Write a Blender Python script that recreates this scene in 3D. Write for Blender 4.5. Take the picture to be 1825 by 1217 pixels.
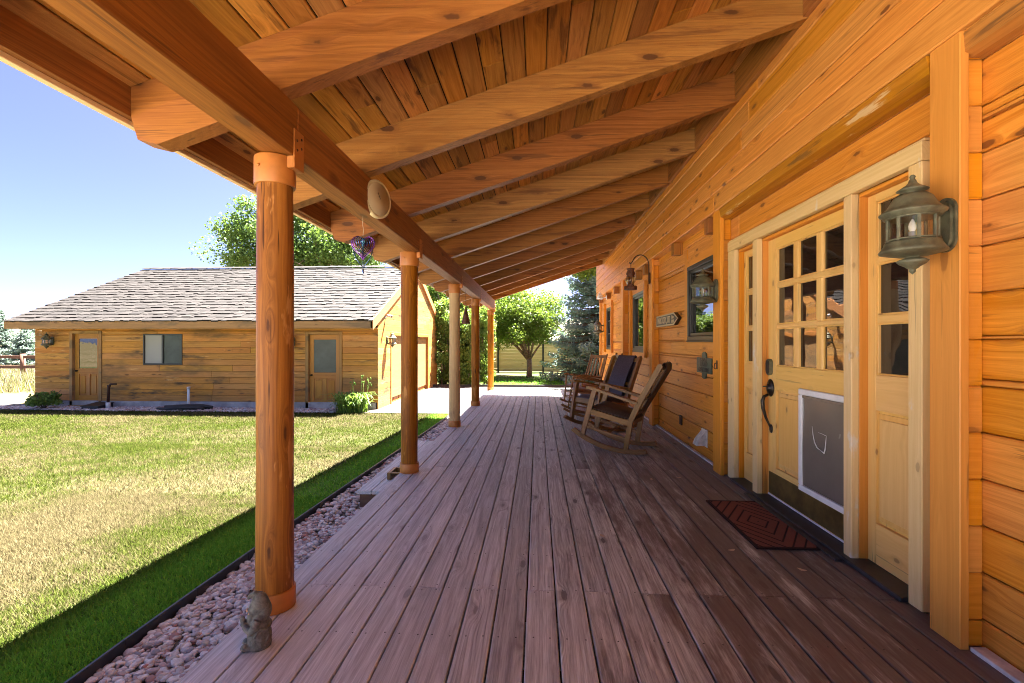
import bpy, math, random
import numpy as np
from mathutils import Matrix, Vector
random.seed(7)
RS = np.random.RandomState(11)
scene = bpy.context.scene
for o in list(bpy.data.objects):
    bpy.data.objects.remove(o)

# ------------------------------------------------------------------ camera
H = 1.27
cam_d = bpy.data.cameras.new("camera")
cam_d.sensor_width = 36.0
cam_d.lens = 17.0
cam_d.shift_y = 2.5 / 1825
cam_d.clip_start = 0.05
cam_d.clip_end = 5000
cam = bpy.data.objects.new("camera", cam_d)
scene.collection.objects.link(cam)
cam.location = (0, 0, H)
cam.rotation_euler = (math.radians(90), 0, math.atan(46.5 / 862))
scene.camera = cam

# ------------------------------------------------------------------ light
SUN = Vector((.29, .41, 1.0)).normalized()           # direction towards the sun
ELEV = math.asin(SUN.z)
ROT = math.atan2(SUN.x, SUN.y)
world = bpy.data.worlds.new("World")
scene.world = world
world.use_nodes = True
wn = world.node_tree
wn.nodes.clear()
sky = wn.nodes.new('ShaderNodeTexSky')
sky.sky_type = 'NISHITA'
sky.sun_disc = False
sky.sun_elevation = ELEV
sky.sun_rotation = ROT
sky.altitude = 0
sky.air_density = 0.18
sky.dust_density = 1.3
sky.ozone_density = 6.0
bg = wn.nodes.new('ShaderNodeBackground')
bg.inputs['Strength'].default_value = 0.05
wo = wn.nodes.new('ShaderNodeOutputWorld')
tint = wn.nodes.new('ShaderNodeMixRGB')
tint.blend_type = 'MULTIPLY'
tint.inputs[0].default_value = 1
tint.inputs[2].default_value = (1.0, .90, .95, 1)
wn.links.new(sky.outputs[0], tint.inputs[1])
wn.links.new(tint.outputs[0], bg.inputs[0])
wn.links.new(bg.outputs[0], wo.inputs[0])
sun_d = bpy.data.lights.new("sun", 'SUN')
sun_d.energy = 4.6
sun_d.angle = math.radians(0.5)
sun_d.color = (1.0, .95, .87)
sun = bpy.data.objects.new("sun", sun_d)
scene.collection.objects.link(sun)
sun.rotation_euler = SUN.to_track_quat('Z', 'Y').to_euler()
sun.location = (0, 0, 30)
scene.view_settings.view_transform = 'Standard'
scene.view_settings.look = 'None'
scene.view_settings.gamma = 1
scene.view_settings.exposure = 4.2
cy = scene.cycles
cy.max_bounces = 10
cy.diffuse_bounces = 6
cy.glossy_bounces = 4
cy.transmission_bounces = 6
cy.transparent_max_bounces = 12
cy.sample_clamp_indirect = 8
cy.use_denoising = True
cy.denoising_prefilter = 'NONE'
cy.filter_width = 1.0

# ------------------------------------------------------------------ node helpers
class G:
    def __init__(s, name):
        s.m = bpy.data.materials.new(name)
        s.m.use_nodes = True
        s.t = s.m.node_tree
        s.t.nodes.clear()
        s.out = s.t.nodes.new('ShaderNodeOutputMaterial')
    def n(s, typ, props=None, **inp):
        nd = s.t.nodes.new(typ)
        for k, v in (props or {}).items():
            setattr(nd, k, v)
        for k, v in inp.items():
            key = k.replace('_', ' ')
            s.put(nd.inputs[key], v)
        return nd
    def put(s, sock, v):
        if isinstance(v, bpy.types.NodeSocket):
            s.t.links.new(v, sock)
        else:
            if sock.type == 'RGBA' and len(v) == 3:
                v = (*v, 1)
            sock.default_value = v
    def math(s, op, a, b=None, c=None, clamp=False):
        nd = s.t.nodes.new('ShaderNodeMath')
        nd.operation = op
        nd.use_clamp = clamp
        for i, v in enumerate((a, b, c)):
            if v is not None:
                s.put(nd.inputs[i], v)
        return nd.outputs[0]
    def mix(s, f, a, b, mode='MIX'):
        nd = s.t.nodes.new('ShaderNodeMixRGB')
        nd.blend_type = mode
        s.put(nd.inputs[0], f); s.put(nd.inputs[1], a); s.put(nd.inputs[2], b)
        return nd.outputs[0]
    def vec(s, x, y, z):
        nd = s.t.nodes.new('ShaderNodeCombineXYZ')
        for i, v in enumerate((x, y, z)):
            s.put(nd.inputs[i], v)
        return nd.outputs[0]
    def sep(s, v):
        nd = s.t.nodes.new('ShaderNodeSeparateXYZ')
        s.put(nd.inputs[0], v)
        return nd.outputs[0], nd.outputs[1], nd.outputs[2]
    def noise(s, v, scale=1., detail=2., rough=.5):
        return s.n('ShaderNodeTexNoise', Vector=v, Scale=scale, Detail=detail, Roughness=rough).outputs['Fac']
    def rng(s, v, a, b, lo=0., hi=1., smooth=True):
        nd = s.t.nodes.new('ShaderNodeMapRange')
        nd.interpolation_type = 'SMOOTHSTEP' if smooth else 'LINEAR'
        nd.clamp = True
        s.put(nd.inputs[0], v)
        for i, q in enumerate((a, b, lo, hi)):
            s.put(nd.inputs[i + 1], q)
        return nd.outputs[0]
    def pos(s):
        return s.t.nodes.new('ShaderNodeNewGeometry').outputs['Position']
    def attr(s, name, out='Fac'):
        return s.n('ShaderNodeAttribute', {'attribute_name': name}).outputs[out]
    def wnoise(s, v):
        return s.n('ShaderNodeTexWhiteNoise', {'noise_dimensions': '1D'}, W=v).outputs['Value']
    def bsdf(s, col, rough=.5, bump=None, bstr=.2, bdist=.01, **kw):
        b = s.t.nodes.new('ShaderNodeBsdfPrincipled')
        s.put(b.inputs['Base Color'], col)
        s.put(b.inputs['Roughness'], rough)
        for k, v in kw.items():
            s.put(b.inputs[k.replace('_', ' ')], v)
        if bump is not None:
            bn = s.n('ShaderNodeBump', Height=bump, Strength=bstr, Distance=bdist)
            s.t.links.new(bn.outputs[0], b.inputs['Normal'])
        s.t.links.new(b.outputs[0], s.out.inputs[0])
        return b

def wood(name, light, dark, knotc=None, ring=120., var=.3, hue=.015, rough=.55, knots=1., bump=.25,
         patch=None, contrast=1., coat=0., weather=None, fine=.35, spec=.3, checks=.5, ks=(1.9, 6.), kswirl=1.):
    """solid wood: growth rings round a pith, knots, fine fibres; board tints from the attribute rnd"""
    g = G(name)
    a = g.attr('wc', 'Vector')
    r = g.attr('rnd')
    u, v, w = g.sep(a)
    seed = g.math('MULTIPLY', r, 91.7)
    us = g.math('ADD', u, seed)
    warp = g.math('SUBTRACT', g.noise(g.vec(g.math('MULTIPLY', us, .8), g.math('MULTIPLY', v, 5.), g.math('MULTIPLY', w, 5.)), 1., 2.), .5)
    kv = g.vec(g.math('MULTIPLY', us, ks[0]), g.math('ADD', g.math('MULTIPLY', v, ks[1]), seed), g.math('MULTIPLY', w, ks[1]))
    kd = g.n('ShaderNodeTexVoronoi', Vector=kv, Scale=1.).outputs['Distance']
    kn2 = g.noise(g.vec(g.math('MULTIPLY', us, 40.), g.math('MULTIPLY', v, 60.), g.math('MULTIPLY', w, 60.)), 1., 1.)
    kd2 = g.math('ADD', kd, g.math('MULTIPLY', g.math('SUBTRACT', kn2, .5), .05))
    kmask = g.math('MULTIPLY', g.rng(kd2, .135, .095), knots)
    kinf = g.math('POWER', g.rng(kd, .55, .0), 2.)
    pv = g.math('ADD', v, g.math('MULTIPLY', g.math('SUBTRACT', g.wnoise(seed), .5), .22))
    pw = g.math('ADD', w, .07)
    d = g.math('SQRT', g.math('ADD', g.math('MULTIPLY', pv, pv), g.math('MULTIPLY', pw, pw)))
    d = g.math('ADD', d, g.math('ADD', g.math('MULTIPLY', warp, .07), g.math('MULTIPLY', kinf, .035 * kswirl * min(1, knots))))
    rg = g.noise(g.vec(g.math('MULTIPLY', d, ring), g.math('MULTIPLY', us, .35), seed), 1., 3., .6)
    fn = g.noise(g.vec(g.math('MULTIPLY', us, 3.5), g.math('MULTIPLY', v, 85.), g.math('MULTIPLY', w, 85.)), 1., 4., .68)
    m = g.math('ADD', g.math('MULTIPLY', rg, 1 - fine), g.math('MULTIPLY', fn, fine))
    mm = g.rng(m, .5 - .2 / contrast, .5 + .2 / contrast, 0., 1., False)
    col = g.mix(mm, light, dark)
    hv = g.n('ShaderNodeHueSaturation', Color=col,
             Hue=g.math('ADD', .5, g.math('MULTIPLY', g.math('SUBTRACT', g.wnoise(g.math('ADD', seed, 3.3)), .5), hue)),
             Saturation=g.math('ADD', .99, g.math('MULTIPLY', g.wnoise(g.math('ADD', seed, 5.1)), .1)),
             Value=g.math('ADD', 1 - var / 2, g.math('MULTIPLY', g.wnoise(g.math('ADD', seed, 7.7)), var)))
    col = hv.outputs[0]
    kc = knotc or tuple(c * .45 for c in dark)
    col = g.mix(g.math('MULTIPLY', kmask, .92, clamp=True), col, kc)
    halo = g.math('MULTIPLY', g.rng(kd2, .26, .12), .4 * knots)
    col = g.mix(halo, col, tuple(c * .8 for c in dark))
    if checks:                      # drying cracks along the grain
        cn = g.noise(g.vec(g.math('MULTIPLY', us, 1.3), g.math('ADD', g.math('MULTIPLY', v, 34.), seed), g.math('MULTIPLY', w, 34.)), 1., 3., .6)
        col = g.mix(g.math('MULTIPLY', g.rng(cn, .655, .70), checks), col, tuple(c * .35 for c in dark))
    if patch:                       # (colour, scale vector, lo, hi, amount): stains with a shape of their own
        for (pc, ps, lo, hi, am) in patch:
            if ps[0] < 0:
                px, py, pz = us, g.math('ADD', v, seed), w; ps = (-ps[0], ps[1], ps[2])
            else:
                px, py, pz = g.sep(g.pos())
            pn = g.noise(g.vec(g.math('MULTIPLY', px, ps[0]), g.math('MULTIPLY', py, ps[1]), g.math('MULTIPLY', pz, ps[2])), 1., 5., .62)
            f = g.math('MULTIPLY', g.rng(pn, lo, hi), am)
            f = g.math('MULTIPLY', f, g.math('ADD', .55, g.math('MULTIPLY', fn, .9)), clamp=True)
            col = g.mix(f, col, pc)
    if weather:
        col = weather(g, col, mm, fn, seed)
    ro = g.math('ADD', rough - .08, g.math('MULTIPLY', fn, .16))
    kw = {'Specular_IOR_Level': spec}
    if coat:
        kw['Coat_Weight'] = coat; kw['Coat_Roughness'] = .3
    g.bsdf(col, ro, bump=g.math('ADD', g.math('MULTIPLY', mm, .6), g.math('MULTIPLY', kmask, -.5)), bstr=bump, bdist=.004, **kw)
    return g.m

def plain(name, col, rough=.5, metal=0., nscale=0., namt=.3, bump=0., **kw):
    g = G(name)
    if nscale:
        n = g.noise(g.pos(), nscale, 5., .6)
        c = g.mix(g.rng(n, .3, .7), tuple(x * (1 - namt) for x in col), tuple(min(1, x * (1 + namt)) for x in col))
        g.bsdf(c, g.math('ADD', rough - .1, g.math('MULTIPLY', n, .2)), bump=n if bump else None, bstr=bump, bdist=.01, Metallic=metal, **kw)
    else:
        g.bsdf(col, rough, Metallic=metal, **kw)
    return g.m

M = {}
# ------------------------------------------------------------------ mesh builder
def _boxtopo():
    vs = []; key = {}
    for sx in (-1, 1):
        for sy in (-1, 1):
            for sz in (-1, 1):
                for k in range(3):
                    key[(sx, sy, sz, k)] = len(vs)
                    vs.append((sx, sy, sz, k))
    F = []
    for k in range(3):
        o = [i for i in range(3) if i != k]
        for s in (-1, 1):
            f = []
            for a, b in ((-1, -1), (1, -1), (1, 1), (-1, 1)):
                t = [0, 0, 0]; t[k] = s; t[o[0]] = a; t[o[1]] = b
                f.append(key[(*t, k)])
            F.append(f)
        for a in (-1, 1):
            for b in (-1, 1):
                t0 = [0, 0, 0]; t0[o[0]] = a; t0[o[1]] = b
                t1 = list(t0); t0[k] = -1; t1[k] = 1
                F.append([key[(*t0, o[0])], key[(*t1, o[0])], key[(*t1, o[1])], key[(*t0, o[1])]])
    for sx in (-1, 1):
        for sy in (-1, 1):
            for sz in (-1, 1):
                F.append([key[(sx, sy, sz, k)] for k in range(3)])
    P = np.array([[(1. if i == v[3] else .8) * v[i] for i in range(3)] for v in vs])
    out = []
    for f in F:
        q = P[f]; n = np.cross(q[1] - q[0], q[2] - q[0])
        out.append(f if np.dot(n, q.mean(0)) > 0 else f[::-1])
    sg = np.array([v[:3] for v in vs], float)
    on = np.array([[1. if i == v[3] else 0. for i in range(3)] for v in vs])
    return sg, on, out
SG, ON, BF = _boxtopo()
AX = {'x': 0, 'y': 1, 'z': 2}

class MB:
    def __init__(s):
        s.v = []; s.f = []; s.wc = []; s.r = []; s.mi = []; s.sm = []; s.nv = 0
    def add(s, v, f, wc=None, r=None, mi=0, smooth=False):
        v = np.asarray(v, float)
        s.v.append(v)
        s.wc.append(v.copy() if wc is None else np.asarray(wc, float))
        s.r.append(np.full(len(v), random.random() if r is None else r))
        b = s.nv
        s.f.extend([[i + b for i in q] for q in f])
        s.mi.extend([mi] * len(f)); s.sm.extend([smooth] * len(f))
        s.nv += len(v)
        return s
    def box(s, x0, x1, y0, y1, z0, z1, g=None, ch=.003, mi=0, T=None, r=None):
        lo = np.array((min(x0, x1), min(y0, y1), min(z0, z1)), float); hi = np.array((max(x0, x1), max(y0, y1), max(z0, z1)), float)
        h = (hi - lo) / 2; c = (hi + lo) / 2
        ch = min(ch, .45 * h.min())
        L = SG * (h - ch * (1 - ON))
        k = int(np.argmax(h)) if g is None else AX[g]
        o = [i for i in range(3) if i != k]
        if h[o[0]] < h[o[1]]:
            o = o[::-1]
        wc = L[:, [k, o[0], o[1]]]
        V = L + c
        if T is not None:
            V = V @ np.array(T.to_3x3()).T + np.array(T.translation)
        return s.add(V, BF, wc, r, mi)
    def obox(s, p0, p1, w, h, up=(0, 0, 1), ch=.003, mi=0, r=None):
        p0 = Vector(p0); p1 = Vector(p1); d = (p1 - p0); l = d.length; d.normalize()
        sd = Vector(up).cross(d)
        if sd.length < 1e-5: sd = Vector((1, 0, 0)).cross(d)
        sd.normalize(); uu = d.cross(sd)
        T = Matrix((d, sd, uu)).transposed().to_4x4(); T.translation = (p0 + p1) / 2
        return s.box(-l / 2, l / 2, -w / 2, w / 2, -h / 2, h / 2, 'x', ch, mi, T, r)
    def prism(s, poly, c0, c1, axis='y', mi=0, r=None, g=None, smooth=False):
        """poly in the two other axes (in x,y,z order), extruded along axis from c0 to c1"""
        k = AX[axis]; o = [i for i in range(3) if i != k]
        p = np.asarray(poly, float); n = len(p)
        V = np.zeros((2 * n, 3)); V[:n, o] = p; V[n:, o] = p; V[:n, k] = c0; V[n:, k] = c1
        F = [list(range(n))[::-1], list(range(n, 2 * n))] + [[i, (i + 1) % n, n + (i + 1) % n, n + i] for i in range(n)]
        ar = sum(p[i][0] * p[(i + 1) % n][1] - p[(i + 1) % n][0] * p[i][1] for i in range(n))
        sgn = ar * (c1 - c0) * (-1 if axis == 'y' else 1)
        if sgn < 0: F = [f[::-1] for f in F]
        ctr = V.mean(0)
        gk = AX[g] if g else (o[0] if np.ptp(p[:, 0]) >= np.ptp(p[:, 1]) else o[1])
        oo = [i for i in range(3) if i != gk]
        s.add(V, F, (V - ctr)[:, [gk] + oo], r, mi, False)
        return s
    def tube(s, pts, rad, n=8, mi=0, r=None, smooth=True):
        pts = [Vector(p) for p in pts]; m = len(pts)
        if not hasattr(rad, '__len__'): rad = [rad] * m
        V = []; W = []; acc = 0; prev = None
        for i in range(m):
            t = (pts[min(i + 1, m - 1)] - pts[max(i - 1, 0)]).normalized()
            if prev is None:
                a = t.orthogonal().normalized()
            else:
                a = (prev - t * prev.dot(t))
                a = a.normalized() if a.length > 1e-6 else t.orthogonal().normalized()
            prev = a; b = t.cross(a)
            if i: acc += (pts[i] - pts[i - 1]).length
            for j in range(n):
                q = 2 * math.pi * j / n
                V.append(pts[i] + (a * math.cos(q) + b * math.sin(q)) * rad[i])
                W.append((acc, rad[i] * math.cos(q), rad[i] * math.sin(q)))
        F = [[i * n + j, i * n + (j + 1) % n, (i + 1) * n + (j + 1) % n, (i + 1) * n + j] for i in range(m - 1) for j in range(n)]
        F.append(list(range(n))[::-1]); F.append([(m - 1) * n + j for j in range(n)])
        return s.add([tuple(v) for v in V], F, W, r, mi, smooth)
    def lathe(s, prof, c=(0, 0, 0), n=24, mi=0, r=None, T=None, smooth=True, wob=None):
        """prof: list of (radius, z)"""
        V = []; W = []
        for (q, z) in prof:
            for j in range(n):
                a = 2 * math.pi * j / n
                k = q * (1 + (wob(a, z) if wob else 0))
                V.append((k * math.cos(a), k * math.sin(a), z)); W.append((z, k * math.cos(a), k * math.sin(a)))
        m = len(prof)
        F = [[i * n + j, i * n + (j + 1) % n, (i + 1) * n + (j + 1) % n, (i + 1) * n + j] for i in range(m - 1) for j in range(n)]
        F.append(list(range(n))[::-1]); F.append([(m - 1) * n + j for j in range(n)])
        if prof[-1][1] < prof[0][1]: F = [f[::-1] for f in F]
        V = np.array(V)
        if T is not None: V = V @ np.array(T.to_3x3()).T
        return s.add(V + np.array(c), F, W, r, mi, smooth)
    def ell(s, c, rad, n=12, mi=0, r=None, T=None):
        pr = [(math.sin(math.pi * i / n) + 1e-4, -math.cos(math.pi * i / n)) for i in range(n + 1)]
        k = MB().lathe(pr, n=n * 2)
        V = k.v[0] * np.array(rad)
        if T is not None: V = V @ np.array(T.to_3x3()).T
        return s.add(V + np.array(c), k.f, None, r, mi, True)
    def bulk(s, V, F, r, mi=0, wc=None, smooth=False):
        """V (n,k,3) copies, faces F of one copy"""
        n, k, _ = V.shape
        b = s.nv
        s.v.append(V.reshape(-1, 3)); s.wc.append((V if wc is None else wc).reshape(-1, 3)); s.r.append(np.repeat(r, k))
        off = (np.arange(n) * k + b)[:, None]
        for f in F:
            s.f.extend((off + np.array(f)[None]).tolist())
        s.mi.extend([mi] * (n * len(F))); s.sm.extend([smooth] * (n * len(F)))
        s.nv += n * k
        return s
    def build(s, name, mats, parent=None, local=False):
        me = bpy.data.meshes.new(name)
        V = np.concatenate(s.v)
        if parent is not None and not local:
            V = V - np.array(wloc(parent))
        nl = [len(f) for f in s.f]
        me.vertices.add(len(V)); me.vertices.foreach_set('co', V.astype(np.float32).ravel())
        me.loops.add(sum(nl)); me.loops.foreach_set('vertex_index', np.fromiter((i for f in s.f for i in f), np.int32))
        me.polygons.add(len(nl))
        me.polygons.foreach_set('loop_start', np.concatenate(([0], np.cumsum(nl)[:-1])).astype(np.int32))
        me.polygons.foreach_set('material_index', np.array(s.mi, np.int32))
        me.update(calc_edges=True)
        me.polygons.foreach_set('use_smooth', np.array(s.sm, bool))
        at = me.attributes.new('wc', 'FLOAT_VECTOR', 'POINT'); at.data.foreach_set('vector', np.concatenate(s.wc).astype(np.float32).ravel())
        at = me.attributes.new('rnd', 'FLOAT', 'POINT'); at.data.foreach_set('value', np.concatenate(s.r).astype(np.float32))
        for m in (mats if isinstance(mats, (list, tuple)) else [mats]):
            me.materials.append(M[m] if isinstance(m, str) else m)
        ob = bpy.data.objects.new(name, me)
        scene.collection.objects.link(ob)
        if parent is not None: ob.parent = parent
        return ob

def wloc(o):
    l = Vector((0, 0, 0))
    while o is not None:
        l += o.location; o = o.parent
    return l

def tag(o, label=None, cat=None, group=None, kind=None):
    if label: o['label'] = label
    if cat: o['category'] = cat
    if group: o['group'] = group
    if kind: o['kind'] = kind
    return o

def empty(name, loc, rz=0., **kw):
    o = bpy.data.objects.new(name, None)
    scene.collection.objects.link(o)
    o.empty_display_size = .1
    o.location = loc; o.rotation_euler = (0, 0, rz)
    return tag(o, **kw)

def origin(o, p):
    """move the origin of a one-mesh thing to its base"""
    o.data.transform(Matrix.Translation(-Vector(p))); o.location = p
    return o

def text_mb(txt, size, depth, T, sx=1., align='CENTER', bold=0.):
    cu = bpy.data.curves.new('lettering', 'FONT')
    cu.body = txt; cu.size = size; cu.extrude = depth; cu.align_x = align; cu.align_y = 'CENTER'; cu.resolution_u = 4; cu.offset = bold
    ob = bpy.data.objects.new('lettering', cu); scene.collection.objects.link(ob)
    me = bpy.data.meshes.new_from_object(ob.evaluated_get(bpy.context.evaluated_depsgraph_get()))
    bpy.data.objects.remove(ob); bpy.data.curves.remove(cu)
    V = [tuple(T @ Vector((v.co.x * sx, v.co.y, v.co.z))) for v in me.vertices]
    F = [list(p.vertices) for p in me.polygons]
    bpy.data.meshes.remove(me)
    return V, F

def gz(y):
    t = np.clip((np.asarray(y, float) - 2.5) / 9.5, 0, 1)
    return -.31 - .29 * (t * t * (3 - 2 * t) * .4 + t * .6)
def gzf(y): return float(gz(y))

# ------------------------------------------------------------------ materials
def w_deck(g, col, mm, fn, seed):
    x, y, z = g.sep(g.pos())
    n = g.noise(g.vec(g.math('MULTIPLY', x, 5.), g.math('MULTIPLY', y, .9), seed), 1., 5., .65)
    n2 = g.noise(g.vec(g.math('MULTIPLY', x, 26.), g.math('MULTIPLY', y, 3.2), seed), 1., 4., .7)
    xx = g.rng(x, -1.0, 1.5, -.12, 1.15, False)
    k = g.math('ADD', g.math('MULTIPLY', n, .62), g.math('ADD', g.math('MULTIPLY', n2, .38), g.math('MULTIPLY', xx, .30)))
    nearw = g.rng(y, 8.5, 3.)
    f = g.math('MULTIPLY', g.rng(k, .62, .82), g.math('ADD', .25, g.math('MULTIPLY', nearw, .65)), clamp=True)
    col = g.mix(f, col, (.115, .080, .070))
    # worn boards towards the open edge, sky reflection put into the pale colour too
    p = g.math('MULTIPLY', g.rng(x, .6, -1.2), .5)
    return g.mix(p, col, g.mix(mm, (.82, .80, .82), (.54, .515, .52)))
M['deck'] = wood('deck_board', (.64, .665, .645), (.25, .250, .238), (.052, .045, .044), ring=150, var=.42, hue=.02, rough=.55, knots=1., bump=.45, weather=w_deck, fine=.5, contrast=1.6, ks=(2.4, 7.5))
M['screw'] = plain('screw', (.03, .027, .026), .5)
M['siding'] = wood('stained_siding', (.78, .350, .085), (.44, .150, .026), (.07, .024, .009), ring=90, var=.20, hue=.006, rough=.5, knots=1.1, bump=.2, contrast=1.05, ks=(2.9, 8.))
M['trim'] = wood('stained_trim', (.76, .330, .075), (.52, .19, .032), (.18, .055, .012), ring=80, var=.14, hue=.004, rough=.48, knots=.7, bump=.12, contrast=.7)
M['ceiling'] = wood('ceiling_plank', (.56, .265, .075), (.26, .096, .022), (.07, .024, .01), ring=75, var=.62, hue=.02, rough=.5, knots=1., bump=.2, contrast=1.15, ks=(3.2, 8.),
                    patch=[((.075, .026, .010), (-1.3, 9., 9.), .58, .68, .7), ((.62, .36, .14), (-2.5, 26, 26), .64, .72, .3)])
M['rafter'] = wood('rafter_wood', (.41, .180, .050), (.17, .060, .014), (.05, .017, .007), ring=75, var=.3, hue=.02, rough=.5, knots=1., bump=.2, contrast=1.1,
                   patch=[((.10, .032, .010), (-1.1, 14, 14), .56, .66, .6)], ks=(2.2, 6.))
M['beam'] = wood('beam_wood', (.38, .150, .046), (.13, .040, .014), (.05, .018, .01), ring=110, var=.1, hue=.01, rough=.5, knots=.6, bump=.2)
M['post'] = wood('log_post', (.42, .165, .032), (.115, .036, .009), (.06, .022, .010), ring=85, var=.16, hue=.01, rough=.42, knots=1., bump=.2, checks=.9, spec=.15, ks=(2.6, 11.), kswirl=2.2, contrast=1.1,
                 patch=[((.62, .30, .09), (9., 9., 2.2), .60, .66, .5), ((.12, .038, .010), (6., 6., .9), .55, .66, .6)])
M['post_pale'] = wood('weathered_log', (.60, .41, .22), (.36, .22, .11), (.16, .08, .04), ring=85, ks=(2.6, 11.), kswirl=2., var=.1, rough=.6, knots=.8, bump=.2)
M['collar'] = plain('painted_collar', (.42, .150, .026), .45, nscale=9, namt=.15)
M['pine'] = wood('pale_pine', (.80, .52, .20), (.68, .40, .125), (.20, .085, .03), ring=70, var=.1, hue=.01, rough=.4, knots=1., bump=.12, contrast=1., coat=.1, ks=(4.2, 8.))
M['drip'] = wood('worn_trim', (.50, .215, .045), (.27, .095, .018), ring=80, var=.1, rough=.55, knots=.6, bump=.2, patch=[((.60, .42, .22), (9, 1.6, 14), .60, .66, .8), ((.10, .05, .02), (9, 1.3, 14), .60, .68, .7)])
M['casing'] = wood('weathered_casing', (.80, .60, .32), (.64, .43, .19), (.18, .09, .04), ring=90, var=.12, hue=.01, rough=.55, knots=.5, bump=.15, ks=(5., 9.),
                   patch=[((.66, .64, .60), (6, 6, 2.2), .62, .70, .8)])
M['garage_wood'] = wood('garage_siding', (.64, .315, .095), (.38, .165, .044), (.09, .036, .013), ring=60, var=.36, hue=.016, rough=.6, knots=1., bump=.2, contrast=1.2,
                        patch=[((.14, .085, .036), (.45, .45, 1.5), .47, .66, .8), ((.06, .042, .026), (.8, .8, 4.2), .57, .70, .9), ((.74, .44, .17), (.9, .9, 5.5), .62, .70, .6)])
M['garage_trim'] = wood('garage_trim', (.42, .24, .10), (.26, .14, .055), (.10, .05, .02), ring=60, var=.15, rough=.6, knots=.7, bump=.15,
                        patch=[((.16, .11, .06), (.8, .8, 3), .5, .65, .7)])
M['garage_rake'] = wood('rake_board', (.52, .235, .095), (.36, .15, .055), ring=60, var=.15, rough=.6, knots=.6, bump=.1)
M['garage_door'] = wood('panel_door', (.52, .245, .07), (.36, .155, .04), ring=70, var=.12, rough=.5, knots=.3, bump=.1)
M['garage_overhead'] = wood('overhead_door', (.52, .23, .075), (.34, .135, .04), ring=70, var=.2, rough=.55, knots=.4, bump=.1)
M['shake'] = wood('cedar_shake', (.030, .0255, .0235), (.014, .011, .0095), (.2, .16, .15), ring=160, var=.6, hue=.03, rough=.8, knots=0., bump=.4, fine=.6)
M['fence_wood'] = wood('fence_board', (.60, .46, .30), (.42, .30, .19), (.2, .12, .07), ring=70, var=.25, hue=.02, rough=.75, knots=1., bump=.15,
                       patch=[((.30, .24, .17), (.5, .5, 2.5), .55, .68, .5)])
M['rail_wood'] = wood('rail_wood', (.22, .12, .08), (.12, .06, .04), ring=60, var=.3, rough=.8, knots=.5)
M['chair'] = wood('oiled_teak', (.29, .150, .052), (.145, .068, .024), (.09, .04, .02), ring=130, var=.22, hue=.02, rough=.42, knots=.15, bump=.12, coat=.1)
M['chair_dark'] = wood('dark_chair_wood', (.30, .135, .05), (.15, .06, .022), ring=130, var=.2, rough=.45, knots=.2, bump=.12)
M['chair_pale'] = wood('pale_chair_wood', (.38, .215, .095), (.22, .115, .048), ring=130, var=.2, rough=.5, knots=.2, bump=.12)
M['leather'] = plain('brown_leather', (.060, .030, .020), .5, nscale=60, namt=.3, bump=.1, Specular_IOR_Level=.3)
M['leather_blue'] = plain('slate_leather', (.055, .042, .058), .42, nscale=50, namt=.3, bump=.1, Specular_IOR_Level=.35)
M['cushion'] = plain('tan_cushion', (.22, .085, .04), .45, nscale=40, namt=.2, bump=.1)
M['bronze'] = plain('aged_bronze', (.125, .122, .075), .5, metal=.25, nscale=22, namt=.35, bump=.1)
M['bronze_dark'] = plain('oil_rubbed_bronze', (.035, .028, .022), .32, metal=.7, nscale=25, namt=.3)
M['iron'] = plain('rusty_iron', (.055, .022, .014), .6, metal=.3, nscale=40, namt=.4)
M['rust'] = plain('rust', (.115, .042, .024), .7, metal=.2, nscale=25, namt=.4, bump=.2)
M['black'] = plain('black_plastic', (.018, .018, .02), .45, nscale=12, namt=.3)
M['white'] = plain('white_plastic', (.72, .72, .74), .4, nscale=12, namt=.06)
M['white_old'] = plain('weathered_white', (.60, .57, .55), .6, nscale=18, namt=.2)
M['window_frame'] = plain('dark_window_frame', (.035, .036, .034), .4)
M['steel'] = plain('black_steel', (.020, .019, .020), .45, nscale=5, namt=.3)
M['sill'] = plain('dark_sill', (.030, .027, .030), .45, nscale=18, namt=.5, bump=.1)
M['kick'] = plain('brass_kickplate', (.15, .10, .030), .42, metal=.55, nscale=9, namt=.35)
M['screen'] = plain('smoky_flap', (.145, .125, .108), .25, nscale=1.5, namt=.1)
M['bounce_pad'] = plain('bounce_concrete', (.60, .55, .50), .85, nscale=2.2, namt=.1)  # pale surface of the added slabs that throw sunlight into the porch
M['concrete'] = plain('concrete', (.048, .042, .039), .85, nscale=2.2, namt=.12, bump=.12)
M['foundation'] = plain('foundation_concrete', (.36, .34, .33), .9, nscale=3, namt=.25, bump=.2)
M['stone'] = plain('grey_stone', (.125, .120, .105), .75, nscale=55, namt=.4, bump=.35)
M['skin_clay'] = plain('clay_face', (.42, .22, .13), .7)
M['cream'] = plain('cream_dial', (.55, .44, .25), .35)
M['cream_rim'] = plain('cream_rim', (.62, .50, .27), .3)
M['green'] = plain('verdigris_green', (.055, .085, .065), .5, nscale=60, namt=.25)
M['gold'] = plain('dull_gold', (.42, .34, .22), .5)
M['sign_face'] = plain('charcoal_sign', (.045, .042, .038), .6, nscale=60, namt=.3)
M['soil'] = plain('soil', (.12, .095, .075), .95, nscale=5, namt=.3)
M['blind'] = plain('window_blind', (.34, .33, .31), .6)
M['bulb'] = plain('bulb_glass', (.8, .78, .74), .15)
M['bluemetal'] = plain('iridescent_blue', (.10, .16, .40), .22, metal=.8)
M['violet'] = plain('iridescent_violet', (.20, .07, .34), .22, metal=.8)
M['teal'] = plain('iridescent_teal', (.12, .40, .50), .22, metal=.8)
M['flower'] = plain('red_petal', (.45, .02, .05), .5)
M['deadleaf'] = plain('dry_leaf', (.55, .42, .30), .8)
M['sticker'] = plain('sticker_blue', (.05, .10, .40), .4)

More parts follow.
